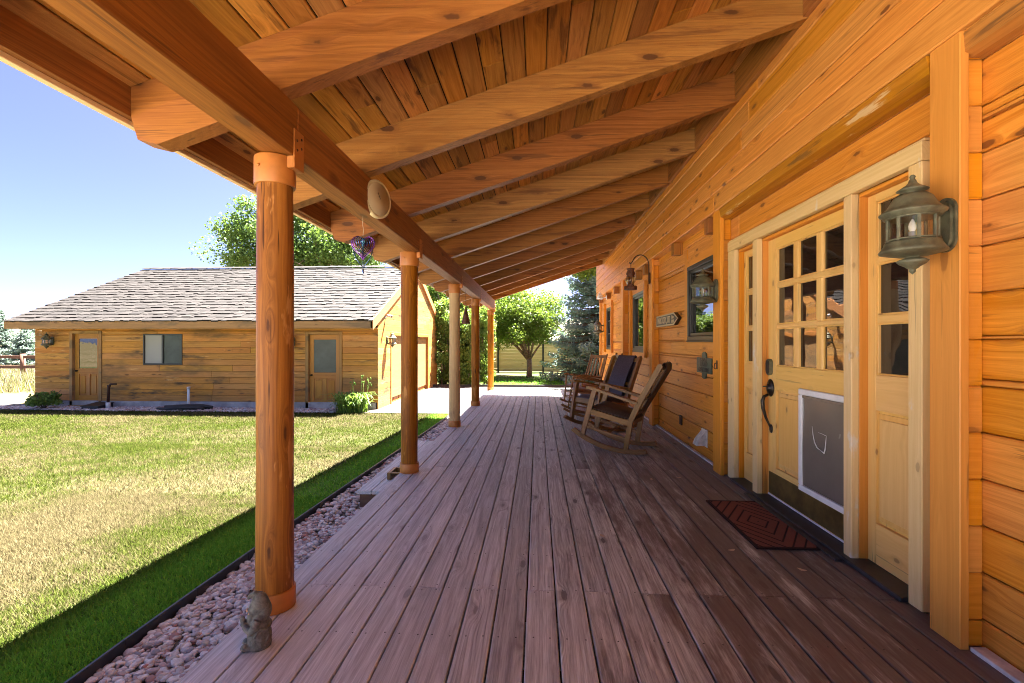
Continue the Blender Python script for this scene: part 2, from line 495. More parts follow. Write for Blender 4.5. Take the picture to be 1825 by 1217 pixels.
def glass_dark(name, base=(.012, .012, .012), wav=.012, ior=1.75):
    g = G(name)
    n = g.noise(g.pos(), 5., 1.)
    g.bsdf(base, .015, bump=n, bstr=1., bdist=wav, IOR=ior)
    return g.m
M['pane'] = glass_dark('window_pane', (.016, .012, .010), .0012)
M['pane_clear'] = glass_dark('house_pane', (.010, .012, .010), .0006, 2.0)
M['pane_frost'] = plain('frosted_pane', (.060, .075, .068), .32, nscale=2.5, namt=.25, Specular_IOR_Level=.35)
def clear_glass():
    g = G('lantern_glass')
    t = g.t.nodes.new('ShaderNodeBsdfTransparent'); gl = g.n('ShaderNodeBsdfGlossy', Roughness=.05)
    t.inputs[0].default_value = (.92, .90, .84, 1)
    lw = g.n('ShaderNodeLayerWeight', Blend=.35)
    mx = g.t.nodes.new('ShaderNodeMixShader')
    g.put(mx.inputs[0], g.math('ADD', g.math('MULTIPLY', lw.outputs['Facing'], .5), .08))
    g.t.links.new(t.outputs[0], mx.inputs[1]); g.t.links.new(gl.outputs[0], mx.inputs[2])
    g.t.links.new(mx.outputs[0], g.out.inputs[0])
    return g.m
M['glass'] = clear_glass()

def lawncol(g):
    x, y, z = g.sep(g.pos())
    v = g.vec(x, y, 0.)
    n = g.noise(v, .55, 4., .6)
    n2 = g.noise(v, 3.5, 4., .65)
    n3 = g.noise(v, 40., 2.)
    strip = g.rng(x, -2.85, -2.48)                        # watered strip beside the gravel, colour also brightened to offset the roof shade
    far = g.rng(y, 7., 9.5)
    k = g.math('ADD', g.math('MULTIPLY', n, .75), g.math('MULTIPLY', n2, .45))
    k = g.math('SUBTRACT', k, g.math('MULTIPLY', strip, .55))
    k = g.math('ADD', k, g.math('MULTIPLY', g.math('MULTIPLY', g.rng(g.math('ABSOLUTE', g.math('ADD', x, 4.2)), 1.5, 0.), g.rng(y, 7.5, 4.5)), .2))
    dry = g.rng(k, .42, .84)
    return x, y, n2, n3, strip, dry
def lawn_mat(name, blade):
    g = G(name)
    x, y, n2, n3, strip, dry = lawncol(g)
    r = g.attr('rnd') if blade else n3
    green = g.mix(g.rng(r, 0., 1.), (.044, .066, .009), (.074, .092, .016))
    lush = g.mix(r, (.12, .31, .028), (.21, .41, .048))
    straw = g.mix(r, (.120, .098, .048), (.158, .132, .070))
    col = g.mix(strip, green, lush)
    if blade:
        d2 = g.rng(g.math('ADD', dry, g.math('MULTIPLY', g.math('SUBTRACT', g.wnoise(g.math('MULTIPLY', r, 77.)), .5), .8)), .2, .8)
        col = g.mix(d2, col, straw)
        df = g.n('ShaderNodeBsdfDiffuse', Color=col); tr = g.n('ShaderNodeBsdfTranslucent', Color=col)
        mx = g.t.nodes.new('ShaderNodeMixShader'); mx.inputs[0].default_value = .35
        g.t.links.new(df.outputs[0], mx.inputs[1]); g.t.links.new(tr.outputs[0], mx.inputs[2])
        g.t.links.new(mx.outputs[0], g.out.inputs[0])
    else:
        col = g.mix(dry, col, straw)
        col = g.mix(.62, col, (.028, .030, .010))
        g.bsdf(col, .9, bump=n3, bstr=.6, bdist=.02, Specular_IOR_Level=.1)
    return g.m
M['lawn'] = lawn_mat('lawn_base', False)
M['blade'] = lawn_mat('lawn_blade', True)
def simple_grass(name, a, b, c, scale):
    g = G(name)
    n = g.noise(g.pos(), scale, 4., .6); n2 = g.noise(g.pos(), scale * 14, 2.)
    col = g.mix(g.rng(n, .35, .62), g.mix(n2, a, b), c)
    g.bsdf(col, .95, bump=n2, bstr=.6, bdist=.03, Specular_IOR_Level=.1)
    return g.m
M['meadow'] = simple_grass('meadow_ground', (.085, .064, .030), (.058, .055, .018), (.115, .09, .050), .15)
M['strip_grass'] = simple_grass('shade_grass', (.028, .055, .010), (.05, .085, .016), (.10, .09, .04), .5)
M['hill'] = simple_grass('hill_scrub', (.20, .15, .11), (.26, .20, .15), (.13, .13, .09), .01)

def leafmat(name, a, b, tr=.35, c=None):
    g = G(name)
    r = g.attr('rnd')
    col = g.mix(r, a, b)
    if c: col = g.mix(g.math('GREATER_THAN', g.wnoise(g.math('MULTIPLY', r, 33.)), .8), col, c)
    df = g.n('ShaderNodeBsdfPrincipled', Base_Color=col, Roughness=.5, Specular_IOR_Level=.35); tl = g.n('ShaderNodeBsdfTranslucent', Color=g.mix(.4, col, (.22, .30, .02)))
    mx = g.t.nodes.new('ShaderNodeMixShader'); mx.inputs[0].default_value = tr
    g.t.links.new(df.outputs[0], mx.inputs[1]); g.t.links.new(tl.outputs[0], mx.inputs[2])
    g.t.links.new(mx.outputs[0], g.out.inputs[0])
    return g.m
M['leaf'] = leafmat('bright_leaf', (.070, .140, .018), (.19, .26, .045), .42)
M['leaf_mid'] = leafmat('cottonwood_leaf', (.05, .12, .025), (.15, .24, .065), .3)
M['leaf_dark'] = leafmat('shrub_leaf', (.07, .15, .025), (.24, .34, .07), .42)
M['needle'] = leafmat('spruce_needle', (.085, .17, .155), (.27, .37, .335), .2)
M['needle_pale'] = leafmat('pale_spruce_needle', (.10, .17, .15), (.26, .34, .29), .15)
M['lily'] = leafmat('lily_blade', (.07, .17, .025), (.26, .36, .08), .4)
M['seed'] = leafmat('dry_seedhead', (.15, .11, .078), (.23, .18, .135), .3, (.10, .125, .03))
M['bark'] = plain('bark', (.12, .085, .062), .9, nscale=12, namt=.4, bump=.5)
M['bark_red'] = plain('smooth_bark', (.20, .125, .095), .75, nscale=14, namt=.35, bump=.3)
def pebmat():
    g = G('pebble')
    r = g.attr('rnd')
    cr = g.t.nodes.new('ShaderNodeValToRGB'); cr.color_ramp.interpolation = 'CONSTANT'
    cs = [(0, (.52, .43, .41)), (.2, (.68, .59, .56)), (.42, (.46, .32, .29)), (.55, (.76, .69, .65)), (.72, (.54, .43, .34)), (.82, (.38, .18, .14)), (.88, (.28, .23, .235)), (.95, (.75, .69, .66))]
    el = cr.color_ramp.elements
    el[0].position = 0; el[0].color = (*cs[0][1], 1); el[1].position = cs[1][0]; el[1].color = (*cs[1][1], 1)
    for p, c in cs[2:]:
        e = el.new(p); e.color = (*c, 1)
    g.t.links.new(g.math('FRACT', g.math('MULTIPLY', r, 7.31)), cr.inputs[0])
    n = g.noise(g.pos(), 45., 4.)
    col = g.mix(g.rng(n, .3, .7, 0., .45), cr.outputs[0], (.22, .15, .14))
    g.bsdf(col, .75, bump=n, bstr=.2, bdist=.005)
    return g.m
M['pebble'] = pebmat()
def matmat():
    g = G('ribbed_mat')
    a = g.attr('wc', 'Vector'); u, v, w = g.sep(a)       # u along the mat, v across
    uu = g.math('ABSOLUTE', u); vv = g.math('ABSOLUTE', v)
    d = g.math('ADD', g.math('MULTIPLY', uu, .62), g.math('MULTIPLY', vv, 1.0))
    s = g.math('PINGPONG', d, .036)
    line = g.rng(s, .009, .004)
    brd = g.math('MAXIMUM', g.math('GREATER_THAN', uu, .43), g.math('GREATER_THAN', vv, .185))
    n = g.noise(a, 160., 3.)
    col = g.mix(n, (.13, .042, .030), (.23, .085, .062))
    col = g.mix(g.math('MAXIMUM', line, brd), col, (.028, .014, .013))
    g.bsdf(col, .9, bump=g.math('ADD', g.math('MULTIPLY', line, -1.), g.math('MULTIPLY', n, .4)), bstr=.8, bdist=.006, Specular_IOR_Level=.2)
    return g.m
M['mat'] = matmat()

# ================================================================== SETTING
def grid(name, xs, ys, zf, mat, kind='structure'):
    X, Y = np.meshgrid(xs, ys)
    V = np.stack([X, Y, zf(X, Y)], -1).reshape(-1, 3)
    nx = len(xs); ny = len(ys)
    F = [[j * nx + i, j * nx + i + 1, (j + 1) * nx + i + 1, (j + 1) * nx + i] for j in range(ny - 1) for i in range(nx - 1)]
    m = MB(); m.add(V, F, smooth=True)
    o = m.build(name, mat)
    o['kind'] = kind
    return o
ge = [-2500, -800, -300, -100, -50, -30, -15, -8, -4, 0, 4, 8, 15, 30, 60, 100, 300, 800, 2500]
gy = [-2500, -600, -100, -30, -10, -3] + list(np.arange(-2, 14, 1.)) + [16, 20, 30, 45, 70, 120, 300, 800, 2500]
grid('ground', ge, gy, lambda x, y: gz(y) - .012, 'meadow')
grid('side_bounce_pad', [-18, -12, -7, -4.4], [-1.26, .2, 1.0], lambda x, y: gz(y) + .016, 'bounce_pad')  # added unseen slab beside the camera, bounces sunlight under the porch roof
def edge_x(y): return -2.10 - .014 * (np.asarray(y, float) - 2)
lx = np.concatenate([np.linspace(-45, -16, 12), np.linspace(-15, -2.14, 40)])
lawn_ys = np.linspace(-3, 12.55, 60)
def lawn_z(x, y):
    return gz(y)
X0, Y0 = np.meshgrid(lx, lawn_ys)
t0 = (X0 + 45) / 42.86
V0 = np.stack([-45 + t0 * (edge_x(Y0) + 45), Y0, lawn_z(X0, Y0)], -1).reshape(-1, 3)
nx = len(lx)
mb = MB().add(V0, [[j * nx + i, j * nx + i + 1, (j + 1) * nx + i + 1, (j + 1) * nx + i] for j in range(len(lawn_ys) - 1) for i in range(nx - 1)], smooth=True)
mb.build('lawn', 'lawn')['kind'] = 'structure'
grid('gravel_bed', np.linspace(-2.16, -1.2, 4), np.linspace(-3, 12.8, 40), lambda x, y: gz(y) + .002, 'soil')
grid('garage_gravel_bed', np.linspace(-16.2, -4.5, 6), [12.58, 13.0, 13.5], lambda x, y: gz(y) + .006, 'soil')
grid('driveway', [-4.6, -3, 0, 4, 9, 16], [12.62, 14, 16, 18, 20.4], lambda x, y: gz(y) + .012, 'concrete')
grid('bounce_pad', [-18, -12, -7, -4, -1.5, 2, 5, 9], [-12, -9, -6, -3.2, -1.26], lambda x, y: gz(y) + .016, 'bounce_pad')  # added unseen slab behind the camera, reflects sunlight onto ceiling and wall
grid('path', [-24, -20, -16.4, -14.9], [12.75, 13.9], lambda x, y: gz(y) + .010, 'concrete')
grid('back_lawn', np.linspace(-9, 14, 12), np.linspace(20.4, 31, 10), lambda x, y: -.6 + .006 + .02 * np.maximum(0, y - 24), 'strip_grass')
def hillz(x, y):
    return np.maximum(-2, 26 * np.exp(-((y - 620) / 160.) ** 2) * (1 + .35 * np.sin(x * .011) + .2 * np.sin(x * .031 + 1)) - 2)
grid('hills', np.linspace(-1500, 900, 80), np.linspace(300, 1000, 16), hillz, 'hill')

# deck: boards laid along the porch, with butt joints and screw heads
mb = MB()
joints = {0: [4.92, 9.80], 1: [2.487, 7.36]}
rows = [2.487 - .4064 * k for k in range(-27, 9)]
sc = []
for k in range(23):
    x0 = -1.355 + .1446 * k; x1 = min(x0 + .1376, 1.90)
    js = [-1.2] + [j for j in joints[(k // 1) % 2]] + [13.1]
    if k in (0,): js = [-1.2, 4.92, 9.8, 13.1]
    for a, b in zip(js[:-1], js[1:]):
        dz = random.uniform(-.0015, .0015)
        mb.box(x0 + random.uniform(0, .0015), x1, a + .0022, b - .0022, -.036, dz, 'y', .0035)
    for yy in rows:
        if -.5 < yy < 13:
            offs = (-.028, .028) if any(abs(yy - j) < .03 for j in js) else (0,)
            for of in offs:
                for s in (.03, .108):
                    sc.append((x0 + s + random.uniform(-.006, .006), yy + of + random.uniform(-.006, .006)))
c = np.array([[math.cos(q), math.sin(q), 0] for q in np.arange(6) * math.pi / 3]) * .0042
P = np.array([[x, y, .0022] for x, y in sc])
mb.bulk(P[:, None, :] + c[None], [list(range(6))], RS.rand(len(P)), mi=1)
mb.box(-1.335, -1.30, -1.2, 13.08, -.30, -.04, 'y', .002)
mb.box(-1.335, 1.9, 13.05, 13.085, -.55, -.04, 'x', .002)
for yy in np.arange(-1.0, 13, .8128 * 2):
    mb.box(-1.3, 1.9, yy - .02, yy + .02, -.24, -.04, 'x', .002)
mb.build('deck', ['deck', 'screw'])['kind'] = 'structure'

# ================================================================== LOG HOUSE
house = empty('house', (3.0, 6.0, -.3), label='orange stained wooden house along the porch with front door and lap siding', cat='house')
XS = 1.85
door_open = (2.372, 4.701, -.05, 2.22)
wins = [(5.06, 6.08, 1.30, 2.20), (8.50, 9.50, 1.12, 2.195), (12.24, 13.14, 1.12, 2.195)]
openings = [door_open] + wins
def lap_rows(mb, x0, x1, ya, yb, zs, ops, lmin=1.8, lmax=4.2, ch=.014):
    for z0, z1 in zip(zs[:-1], zs[1:]):
        cuts = sorted({z0, z1} | {z for o in ops for z in o[2:] if z0 + .012 < z < z1 - .012})
        for a, b in zip(cuts[:-1], cuts[1:]):
            iv = [(ya, yb)]
            zm = (a + b) / 2
            for o in ops:
                if o[2] < zm < o[3]:
                    nv = []
                    for p, q in iv:
                        if o[1] <= p or o[0] >= q: nv.append((p, q)); continue
                        if o[0] > p: nv.append((p, o[0]))
                        if o[1] < q: nv.append((o[1], q))
                    iv = nv
            for p, q in iv:
                y = p
                while y < q - 1e-4:
                    e = min(q, y + random.uniform(lmin, lmax))
                    if q - e < .5: e = q
                    mb.box(x0, x1, y + .0016, e - .0016, a + .0026, b - .0026, 'y', ch)
                    y = e
zlow = [-.12] + [2.455 - .195 * k for k in range(12, -1, -1)] + [2.60]
mb = MB()
lap_rows(mb, XS, XS + .035, -3, 14.36, zlow, openings)
mb.build('siding', 'siding', house)
mb = MB()
zup = [2.553 + .178 * k for k in range(0, 9)]
lap_rows(mb, 1.722, 1.757, -3, 14.45, zup, [], 2.0, 4.5)
mb.build('upper_siding', 'siding', house)
mb = MB()
mb.box(1.93, 8.9, -3, 14.34, -.6, 3.75, 'y', .002)
mb.box(1.757, 1.93, -3, 14.44, 2.556, 3.9, 'y', .002)
mb.box(XS + .035, 1.93, -3, 2.372, -.1, 2.556, 'y', .001)
mb.box(XS + .035, 1.93, 4.701, 14.34, -.1, 1.10, 'y', .001)
mb.build('wall_core', 'siding', house)
mb = MB()
mb.prism([(1.72, 3.72), (5.4, 4.92), (9.6, 3.55), (9.6, 3.68), (5.4, 5.06), (1.72, 3.86)], -3.2, 14.9, 'y')
mb.build('roof', 'shake', house)
# pilasters: a cap board over a stub of crossing wall logs
def pilaster(y0, y1, ztop=2.56):
    mb = MB()
    mb.box(1.738, 1.776, y0, y1, .002, ztop, 'z', .004)
    p = mb.build('pilaster', 'trim', house)
    mb = MB()
    for a, b in zip(zlow[:-1], zlow[1:]):
        if a < 0: a = .004
        if b - a > .03: mb.box(1.776, XS - .0005, y0 + .022, y1 - .022, a + .001, min(b, 2.55) - .001, 'x', .006)
    mb.build('log_stub', 'trim', p)
pilaster(2.092, 2.249)
for a in (4.722, 7.504, 10.05): pilaster(a, a + .19)
mb = MB(); mb.box(1.80, XS - .0005, 14.18, 14.36, .0, 2.54, 'z', .004); mb.build('corner_board', 'trim', house)
# drip trim under the upper siding
mb = MB()
mb.prism([(1.726, 2.548), (1.742, 2.470), (1.80, 2.455), (XS - .001, 2.455), (XS - .001, 2.548)], 2.252, 4.72, 'y', g='y')
mb.prism([(1.752, 2.548), (1.758, 2.470), (1.80, 2.455), (XS - .001, 2.455), (XS - .001, 2.548)], -3, 2.112, 'y', g='y')
mb.build('drip_trim', 'drip', house)
for yb in (5.10, 6.35, 8.06, 8.75, 9.55, 11.2, 12.5, 13.9):
    mb = MB(); mb.box(1.735, XS - .001, yb - .06, yb + .06, 2.40, 2.552, 'z', .004); mb.build('corbel_block', 'rafter', house)
mb = MB()
mb.box(1.775, 1.838, -3, 2.09, .001, .020, 'y', .003); mb.box(1.80, 1.838, 4.93, 14.3, .001, .020, 'y', .003)
mb.build('base_flashing', 'white_old', house)

# ---- windows
for i, (y0, y1, z0, z1) in enumerate(wins):
    mb = MB()
    for a, b, c, d in ((y0, y1, z0, z0 + .05), (y0, y1, z1 - .05, z1), (y0, y0 + .05, z0 + .051, z1 - .051), (y1 - .05, y1, z0 + .051, z1 - .051)):
        mb.box(1.836, 1.90, a, b, c, d, ch=.004)
    for a, b, c, d in ((y0 + .052, y1 - .052, z0 + .052, z0 + .09), (y0 + .052, y1 - .052, z1 - .09, z1 - .052), (y0 + .052, y0 + .085, z0 + .092, z1 - .092), (y1 - .085, y1 - .052, z0 + .092, z1 - .092)):
        mb.box(1.854, 1.905, a, b, c, d, ch=.004)
    mb.box(1.83, 1.86, y0 - .01, y1 + .01, z0 - .02, z0 - .001, 'y', .003)
    if i == 2:
        mb.box(1.868, 1.88, y0 + .09, y1 - .09, z0 + .38, z0 + .40, ch=.001); mb.box(1.868, 1.88, y0 + .09, y1 - .09, z0 + .72, z0 + .74, ch=.001)
    w = mb.build('window', 'window_frame', house)
    mb = MB(); mb.box(1.884, 1.889, y0 + .07, y1 - .07, z0 + .07, z1 - .07, ch=.0005)
    mb.build('pane', 'pane_clear', w)
    mb = MB()
    if i == 0:
        mb.box(1.838, 1.858, y1 + .002, y1 + .11, 1.20, 2.42, 'z', .003)
        mb.box(1.838, 1.858, 4.93, y1 + .001, 1.195, 1.278, 'y', .003)
        mb.box(1.838, 1.858, 4.93, y1 + .001, 2.202, 2.30, 'y', .003)
    else:
        for s in (-1, 1):
            yy = y0 - .16 if s < 0 else y1 + .16
            mb.box(1.795, XS - .0005, yy - .035, yy + .035, 1.02, 2.33, 'z', .004)
        mb.box(1.84, XS + .001, y0 - .12, y1 + .12, z0 - .12, z0 - .021, 'y', .003)
        mb.box(1.84, XS + .001, y0 - .12, y1 + .12, z1 + .002, z1 + .09, 'y', .003)
    mb.build('window_trim', 'trim', w)

# ---- door unit
mb = MB()
XF, XD = 1.80, 1.89
for a, b in ((4.556, 4.701), (4.087, 4.171), (2.886, 2.958), (2.372, 2.458)):
    mb.box(XF, 1.845, a, b, .003, 2.128, 'z', .004)
mb.box(XF - .002, 1.845, 2.372, 4.701, 2.130, 2.222, 'y', .004)
mb.box(XF + .012, 1.93, 2.372, 4.701, 2.223, 2.236, 'y', .003)
mb.build('door_casing', 'casing', house)
mb = MB()
for a, b in ((4.556, 4.60), (4.085, 4.173), (2.884, 2.96), (2.43, 2.4585)):
    mb.box(1.846, 1.93, a, b, .03, 2.127, 'z', .002)
mb.box(1.846, 1.93, 2.43, 4.60, 2.106, 2.1275, 'y', .002)
mb.build('door_jamb', 'trim', house)
mb = MB(); mb.box(1.765, 1.93, 2.46, 4.56, .003, .030, 'y', .004); mb.box(1.72, 1.764, 2.90, 4.15, .002, .017, 'y', .004)
mb.build('threshold', 'sill', house)

def panel_door(name, ya, yb, stile, rows, cols, panels, parent, zb=.032, zt=2.104):
    """stiles, rails, muntins and raised panels; rows/cols give the glass openings"""
    mb = MB()
    t0, t1 = XD, 1.928
    y_in = (cols[0][0], cols[-1][1])
    mb.box(t0, t1, ya, y_in[0], zb, zt, 'z', .002); mb.box(t0, t1, y_in[1], yb, zb, zt, 'z', .002)
    zs = sorted([(r[0], r[1]) for r in rows])
    mb.box(t0, t1, y_in[0] + .0005, y_in[1] - .0005, zs[-1][1], zt, 'y', .002)
    pz0 = min(p[2] for p in panels); pz1 = max(p[3] for p in panels)
    mb.box(t0, t1, y_in[0] + .0005, y_in[1] - .0005, pz1, zs[0][0], 'y', .002)
    mb.box(t0, t1, y_in[0] + .0005, y_in[1] - .0005, zb, pz0, 'y', .002)
    for (a, b), (c, d) in zip(zs[:-1], zs[1:]): mb.box(t0 + .004, t1, y_in[0] + .0005, y_in[1] - .0005, b, c, 'y', .006)
    for (a, b), (c, d) in zip(cols[:-1], cols[1:]):
        for r0, r1 in zs: mb.box(t0 + .005, t1, b, c, r0 + .0005, r1 - .0005, 'z', .006)
    # glazing beads
    for r0, r1 in zs:
        for c0, c1 in cols:
            for q in ((c0, c1, r0, r0 + .010), (c0, c1, r1 - .010, r1), (c0, c0 + .010, r0 + .0105, r1 - .0105), (c1 - .010, c1, r0 + .0105, r1 - .0105)):
                mb.box(t0 + .009, t1 - .002, *q, ch=.004)
    ps = sorted(panels)
    prev = y_in[0]
    for (p0, p1, q0, q1) in ps:
        if p0 - prev > .002: mb.box(t0, t1, prev + .0005, p0, q0 + .0005, q1 - .0005, 'z', .002)
        prev = p1
        mb.box(t0 + .020, t1, p0 + .0005, p1 - .0005, q0 + .0005, q1 - .0005, 'z', .001)
        mb.box(t0 + .014, t0 + .021, p0 + .018, p1 - .018, q0 + .018, q1 - .018, 'z', .004)
        mb.box(t0 + .004, t0 + .0145, p0 + .048, p1 - .048, q0 + .048, q1 - .048, 'z', .009)
    if y_in[1] - prev > .002: mb.box(t0, t1, prev, y_in[1] - .0005, pz0 + .0005, pz1 - .0005, 'z', .002)
    d = mb.build(name, 'pine', parent)
    for r0, r1 in zs:
        for c0, c1 in cols:
            mb = MB(); mb.box(t0 + .022, t0 + .027, c0 + .002, c1 - .002, r0 + .002, r1 - .002, ch=.0003); mb.build('pane', 'pane', d)
    return d
R3 = [(1.087, 1.386), (1.417, 1.712), (1.748, 2.02)]
door = panel_door('front_door', 2.962, 4.083, .12, R3, [(3.095, 3.340), (3.403, 3.640), (3.701, 3.956)], [(3.095, 3.47, .27, .893), (3.58, 3.956, .27, .893)], house)
panel_door('sidelight', 2.461, 2.882, .07, [(1.091, 1.380), (1.424, 1.713), (1.751, 2.059)], [(2.530, 2.816)], [(2.51, 2.839, .259, .893)], house)['label'] = 'sidelight nearest the camera, beside the big lantern'
sl = panel_door('sidelight', 4.175, 4.552, .07, [(1.096, 1.386), (1.417, 1.712), (1.748, 2.055)], [(4.225, 4.53 - .02)], [(4.225, 4.51, .275, .865)], house)
sl['label'] = 'far sidelight with a small sticker on its lowest pane'
mb = MB(); mb.box(1.9085, 1.910, 4.245, 4.35, 1.115, 1.175, ch=.0003); o = mb.build('sticker', 'white', sl)
mb = MB(); mb.box(1.9075, 1.9085, 4.250, 4.345, 1.128, 1.146, ch=.0002); mb.box(1.9075, 1.9085, 4.315, 4.345, 1.15, 1.168, ch=.0002); mb.build('sticker_print', 'sticker', sl)
mb = MB(); mb.box(1.886, XD - .0005, 2.975, 4.065, .050, .225, 'y', .001); mb.build('kick_plate', 'kick', door)
mb = MB(); mb.box(1.882, XD - .0005, 2.97, 4.075, .034, .047, 'y', .002); mb.build('door_sweep', 'white', door)
# pet door
mb = MB()
pa, pb, pc, pd = 3.02, 3.586, .217, .943
for q in ((pa, pb, pc, pc + .042), (pa, pb, pd - .042, pd), (pa, pa + .042, pc + .0425, pd - .0425), (pb - .042, pb, pc + .0425, pd - .0425)):
    mb.box(1.868, XD - .0005, *q, ch=.005)
pet = mb.build('pet_door', 'white', door)
mb = MB()
ny, nz = 8, 12
V = []
for j in range(nz + 1):
    for i in range(ny + 1):
        y = pa + .044 + (pb - pa - .088) * i / ny; z = pc + .046 + (pd - pc - .092) * j / nz
        V.append((1.879 + .004 * math.sin(z * 9 + .5) * math.sin(y * 11), y, z))
F = [[j * (ny + 1) + i, (j + 1) * (ny + 1) + i, (j + 1) * (ny + 1) + i + 1, j * (ny + 1) + i + 1] for j in range(nz) for i in range(ny)]
mb.add(V, F, smooth=True)
mb.box(1.870, 1.884, pa + .046, pb - .046, pd - .062, pd - .044, ch=.003)
mb.build('pet_flap', 'screen', door)
mb = MB()
sq = [(3.42, .70), (3.408, .64), (3.39, .595), (3.36, .565), (3.31, .552), (3.28, .545), (3.268, .575), (3.262, .62), (3.256, .665)]
mb.tube([(1.8752, a, b) for a, b in sq], [.0008, .002, .003, .0035, .002, .005, .004, .0025, .0008], 5)
mb.tube([(1.8752, a, b) for a, b in ((3.256, .663), (3.30, .668), (3.35, .669))], [.0018, .0012, .0005], 5)
mb.build('flap_scuff', 'white', door)
# lock, latch and pull
mb = MB()
yk = 4.035
sh = [(yk + .033 * math.cos(a), 1.075 + .05 * math.copysign(1, math.sin(a)) * (abs(math.sin(a)) > .0) * .6 + .035 * math.sin(a)) for a in np.linspace(.001, 2 * math.pi - .001, 25)]
mb.prism(sh, 1.862, XD - .0005, 'x')
kp = mb.build('deadbolt', 'bronze', door)
mb = MB(); mb.prism([(yk + (a - yk) * .8, 1.075 + (b - 1.075) * .86) for a, b in sh], 1.8575, 1.8618, 'x'); mb.build('keypad', 'black', door)
mb = MB()
T = Matrix.Rotation(math.radians(-90), 4, 'Y')
mb.lathe([(.0, -.001), (.052, 0), (.054, .006), (.046, .014), (.024, .018), (.022, .03), (.0, .031)], (XD - .0005, yk, .905), 20, T=T)
V = mb.v[-1]; V[:, 2] = .905 + (V[:, 2] - .905) * 1.35
mb.box(1.825, 1.868, yk - .006, yk + .006, .912, .920, ch=.003)
pts = [(1.865, yk, .85), (1.835, yk, .835), (1.822, yk, .80), (1.826, yk, .74), (1.845, yk - .002, .67), (1.870, yk - .006, .61), (1.882, yk - .008, .585)]
mb.tube(pts, [.010, .013, .015, .014, .011, .008, .008], 10)
mb.lathe([(.0, -.001), (.024, 0), (.026, .005), (.018, .011), (.0, .013)], (XD - .0005, yk - .008, .575), 16, T=T)
V = mb.v[-1]; V[:, 2] = .575 + (V[:, 2] - .575) * 1.4
mb.build('door_handle', 'bronze_dark', door)
# outlet, vent hood and hook
mb = MB(); mb.box(1.832, XS - .0005, 6.31, 6.40, .215, .335, 'z', .004); mb.box(1.826, 1.8325, 6.335, 6.375, .235, .315, 'z', .004); mb.build('outlet', 'iron', house)
mb = MB()
mb.box(1.838, XS - .0005, 5.384, 5.56, .125, .315, 'z', .003)
mb.prism([(1.8375, .30), (1.8375, .14), (1.735, .14), (1.76, .20)], 5.40, 5.545, 'y')
mb.build('vent_hood', 'white_old', house)

# ================================================================== PORCH ROOF
SL = .325
def zb(x): return 2.41 + SL * (x + 1.155)
def zc(x): return zb(x) + .262
proof = empty('porch_roof', (0, 6, 2.4), label='sloping porch roof of orange planks, rafters and a long beam overhead', cat='porch roof')
FE = [2.21 + 1.065 * k for k in range(-3, 11)]
for fe in FE:
    mb = MB()
    p = [(-1.86, zc(-1.86) - .001), (-1.86, 2.315 + random.uniform(-.012, .012)), (-1.828, 2.200), (-1.735, 2.176), (-1.288, 2.325), (-1.154, zb(-1.154)), (1.757, zb(1.757)), (1.757, zc(1.757) - .001)]
    mb.prism(p, fe - .095, fe, 'y', g='x')
    mb.build('rafter', 'rafter', proof)
mb = MB()
nrm = Vector((-SL, 0, 1)).normalized()
wpl = .137
k = 0
x = -1.90
dx = wpl / math.sqrt(1 + SL * SL)
while x < 1.74:
    ys = [-1.15]
    y = -1.15 + random.uniform(.5, 2)
    while y < 12.9:
        ys.append(y); y += random.choice([2.13, 3.195, 4.26])
    ys.append(12.98)
    xm = x + dx / 2
    for a, b in zip(ys[:-1], ys[1:]):
        off = nrm * .0105
        mb.obox((xm + off.x, a + .0007, zc(xm) + off.z), (xm + off.x, b - .0007, zc(xm) + off.z), wpl - .0075, .02, nrm, .0085)
    x += dx
mb.build('ceiling', 'ceiling', proof)
mb = MB(); mb.prism([(-1.97, zc(-1.97) + .024), (1.72, zc(1.72) + .024), (1.72, zc(1.72) + .10), (-1.97, zc(-1.97) + .085)], -1.2, 13.02, 'y'); mb.build('roofing', 'shake', proof)
mb = MB()
mb.box(-1.90, -1.862, -1.15, 12.99, 2.305, zc(-1.90) + .02, 'y', .002)
mb.build('fascia', 'beam', proof)
mb = MB()
mb.box(-1.936, -1.9005, -1.2, 13.0, 2.285, zc(-1.93) + .02, 'y', .003)
mb.build('drip_edge', 'casing', proof)
mb = MB()
for a, b in zip([-1.15] + FE[:-1], [f - .095 for f in FE]):
    mb.box(1.685, 1.721, a + .002, b - .002, zb(1.69) + .01, zc(1.685) - .003, 'y', .003)
mb.build('blocking', 'rafter', proof)
PY = [2.27, 4.71, 7.30, 9.745, 12.90]
cutb = [-1.15] + PY[:-1] + [12.985]
for a, b in zip(cutb[:-1], cutb[1:]):
    mb = MB(); mb.box(-1.29, -1.155, a + .002, b - .002, 2.16, 2.409, 'y', .005); mb.build('beam', 'beam', proof)

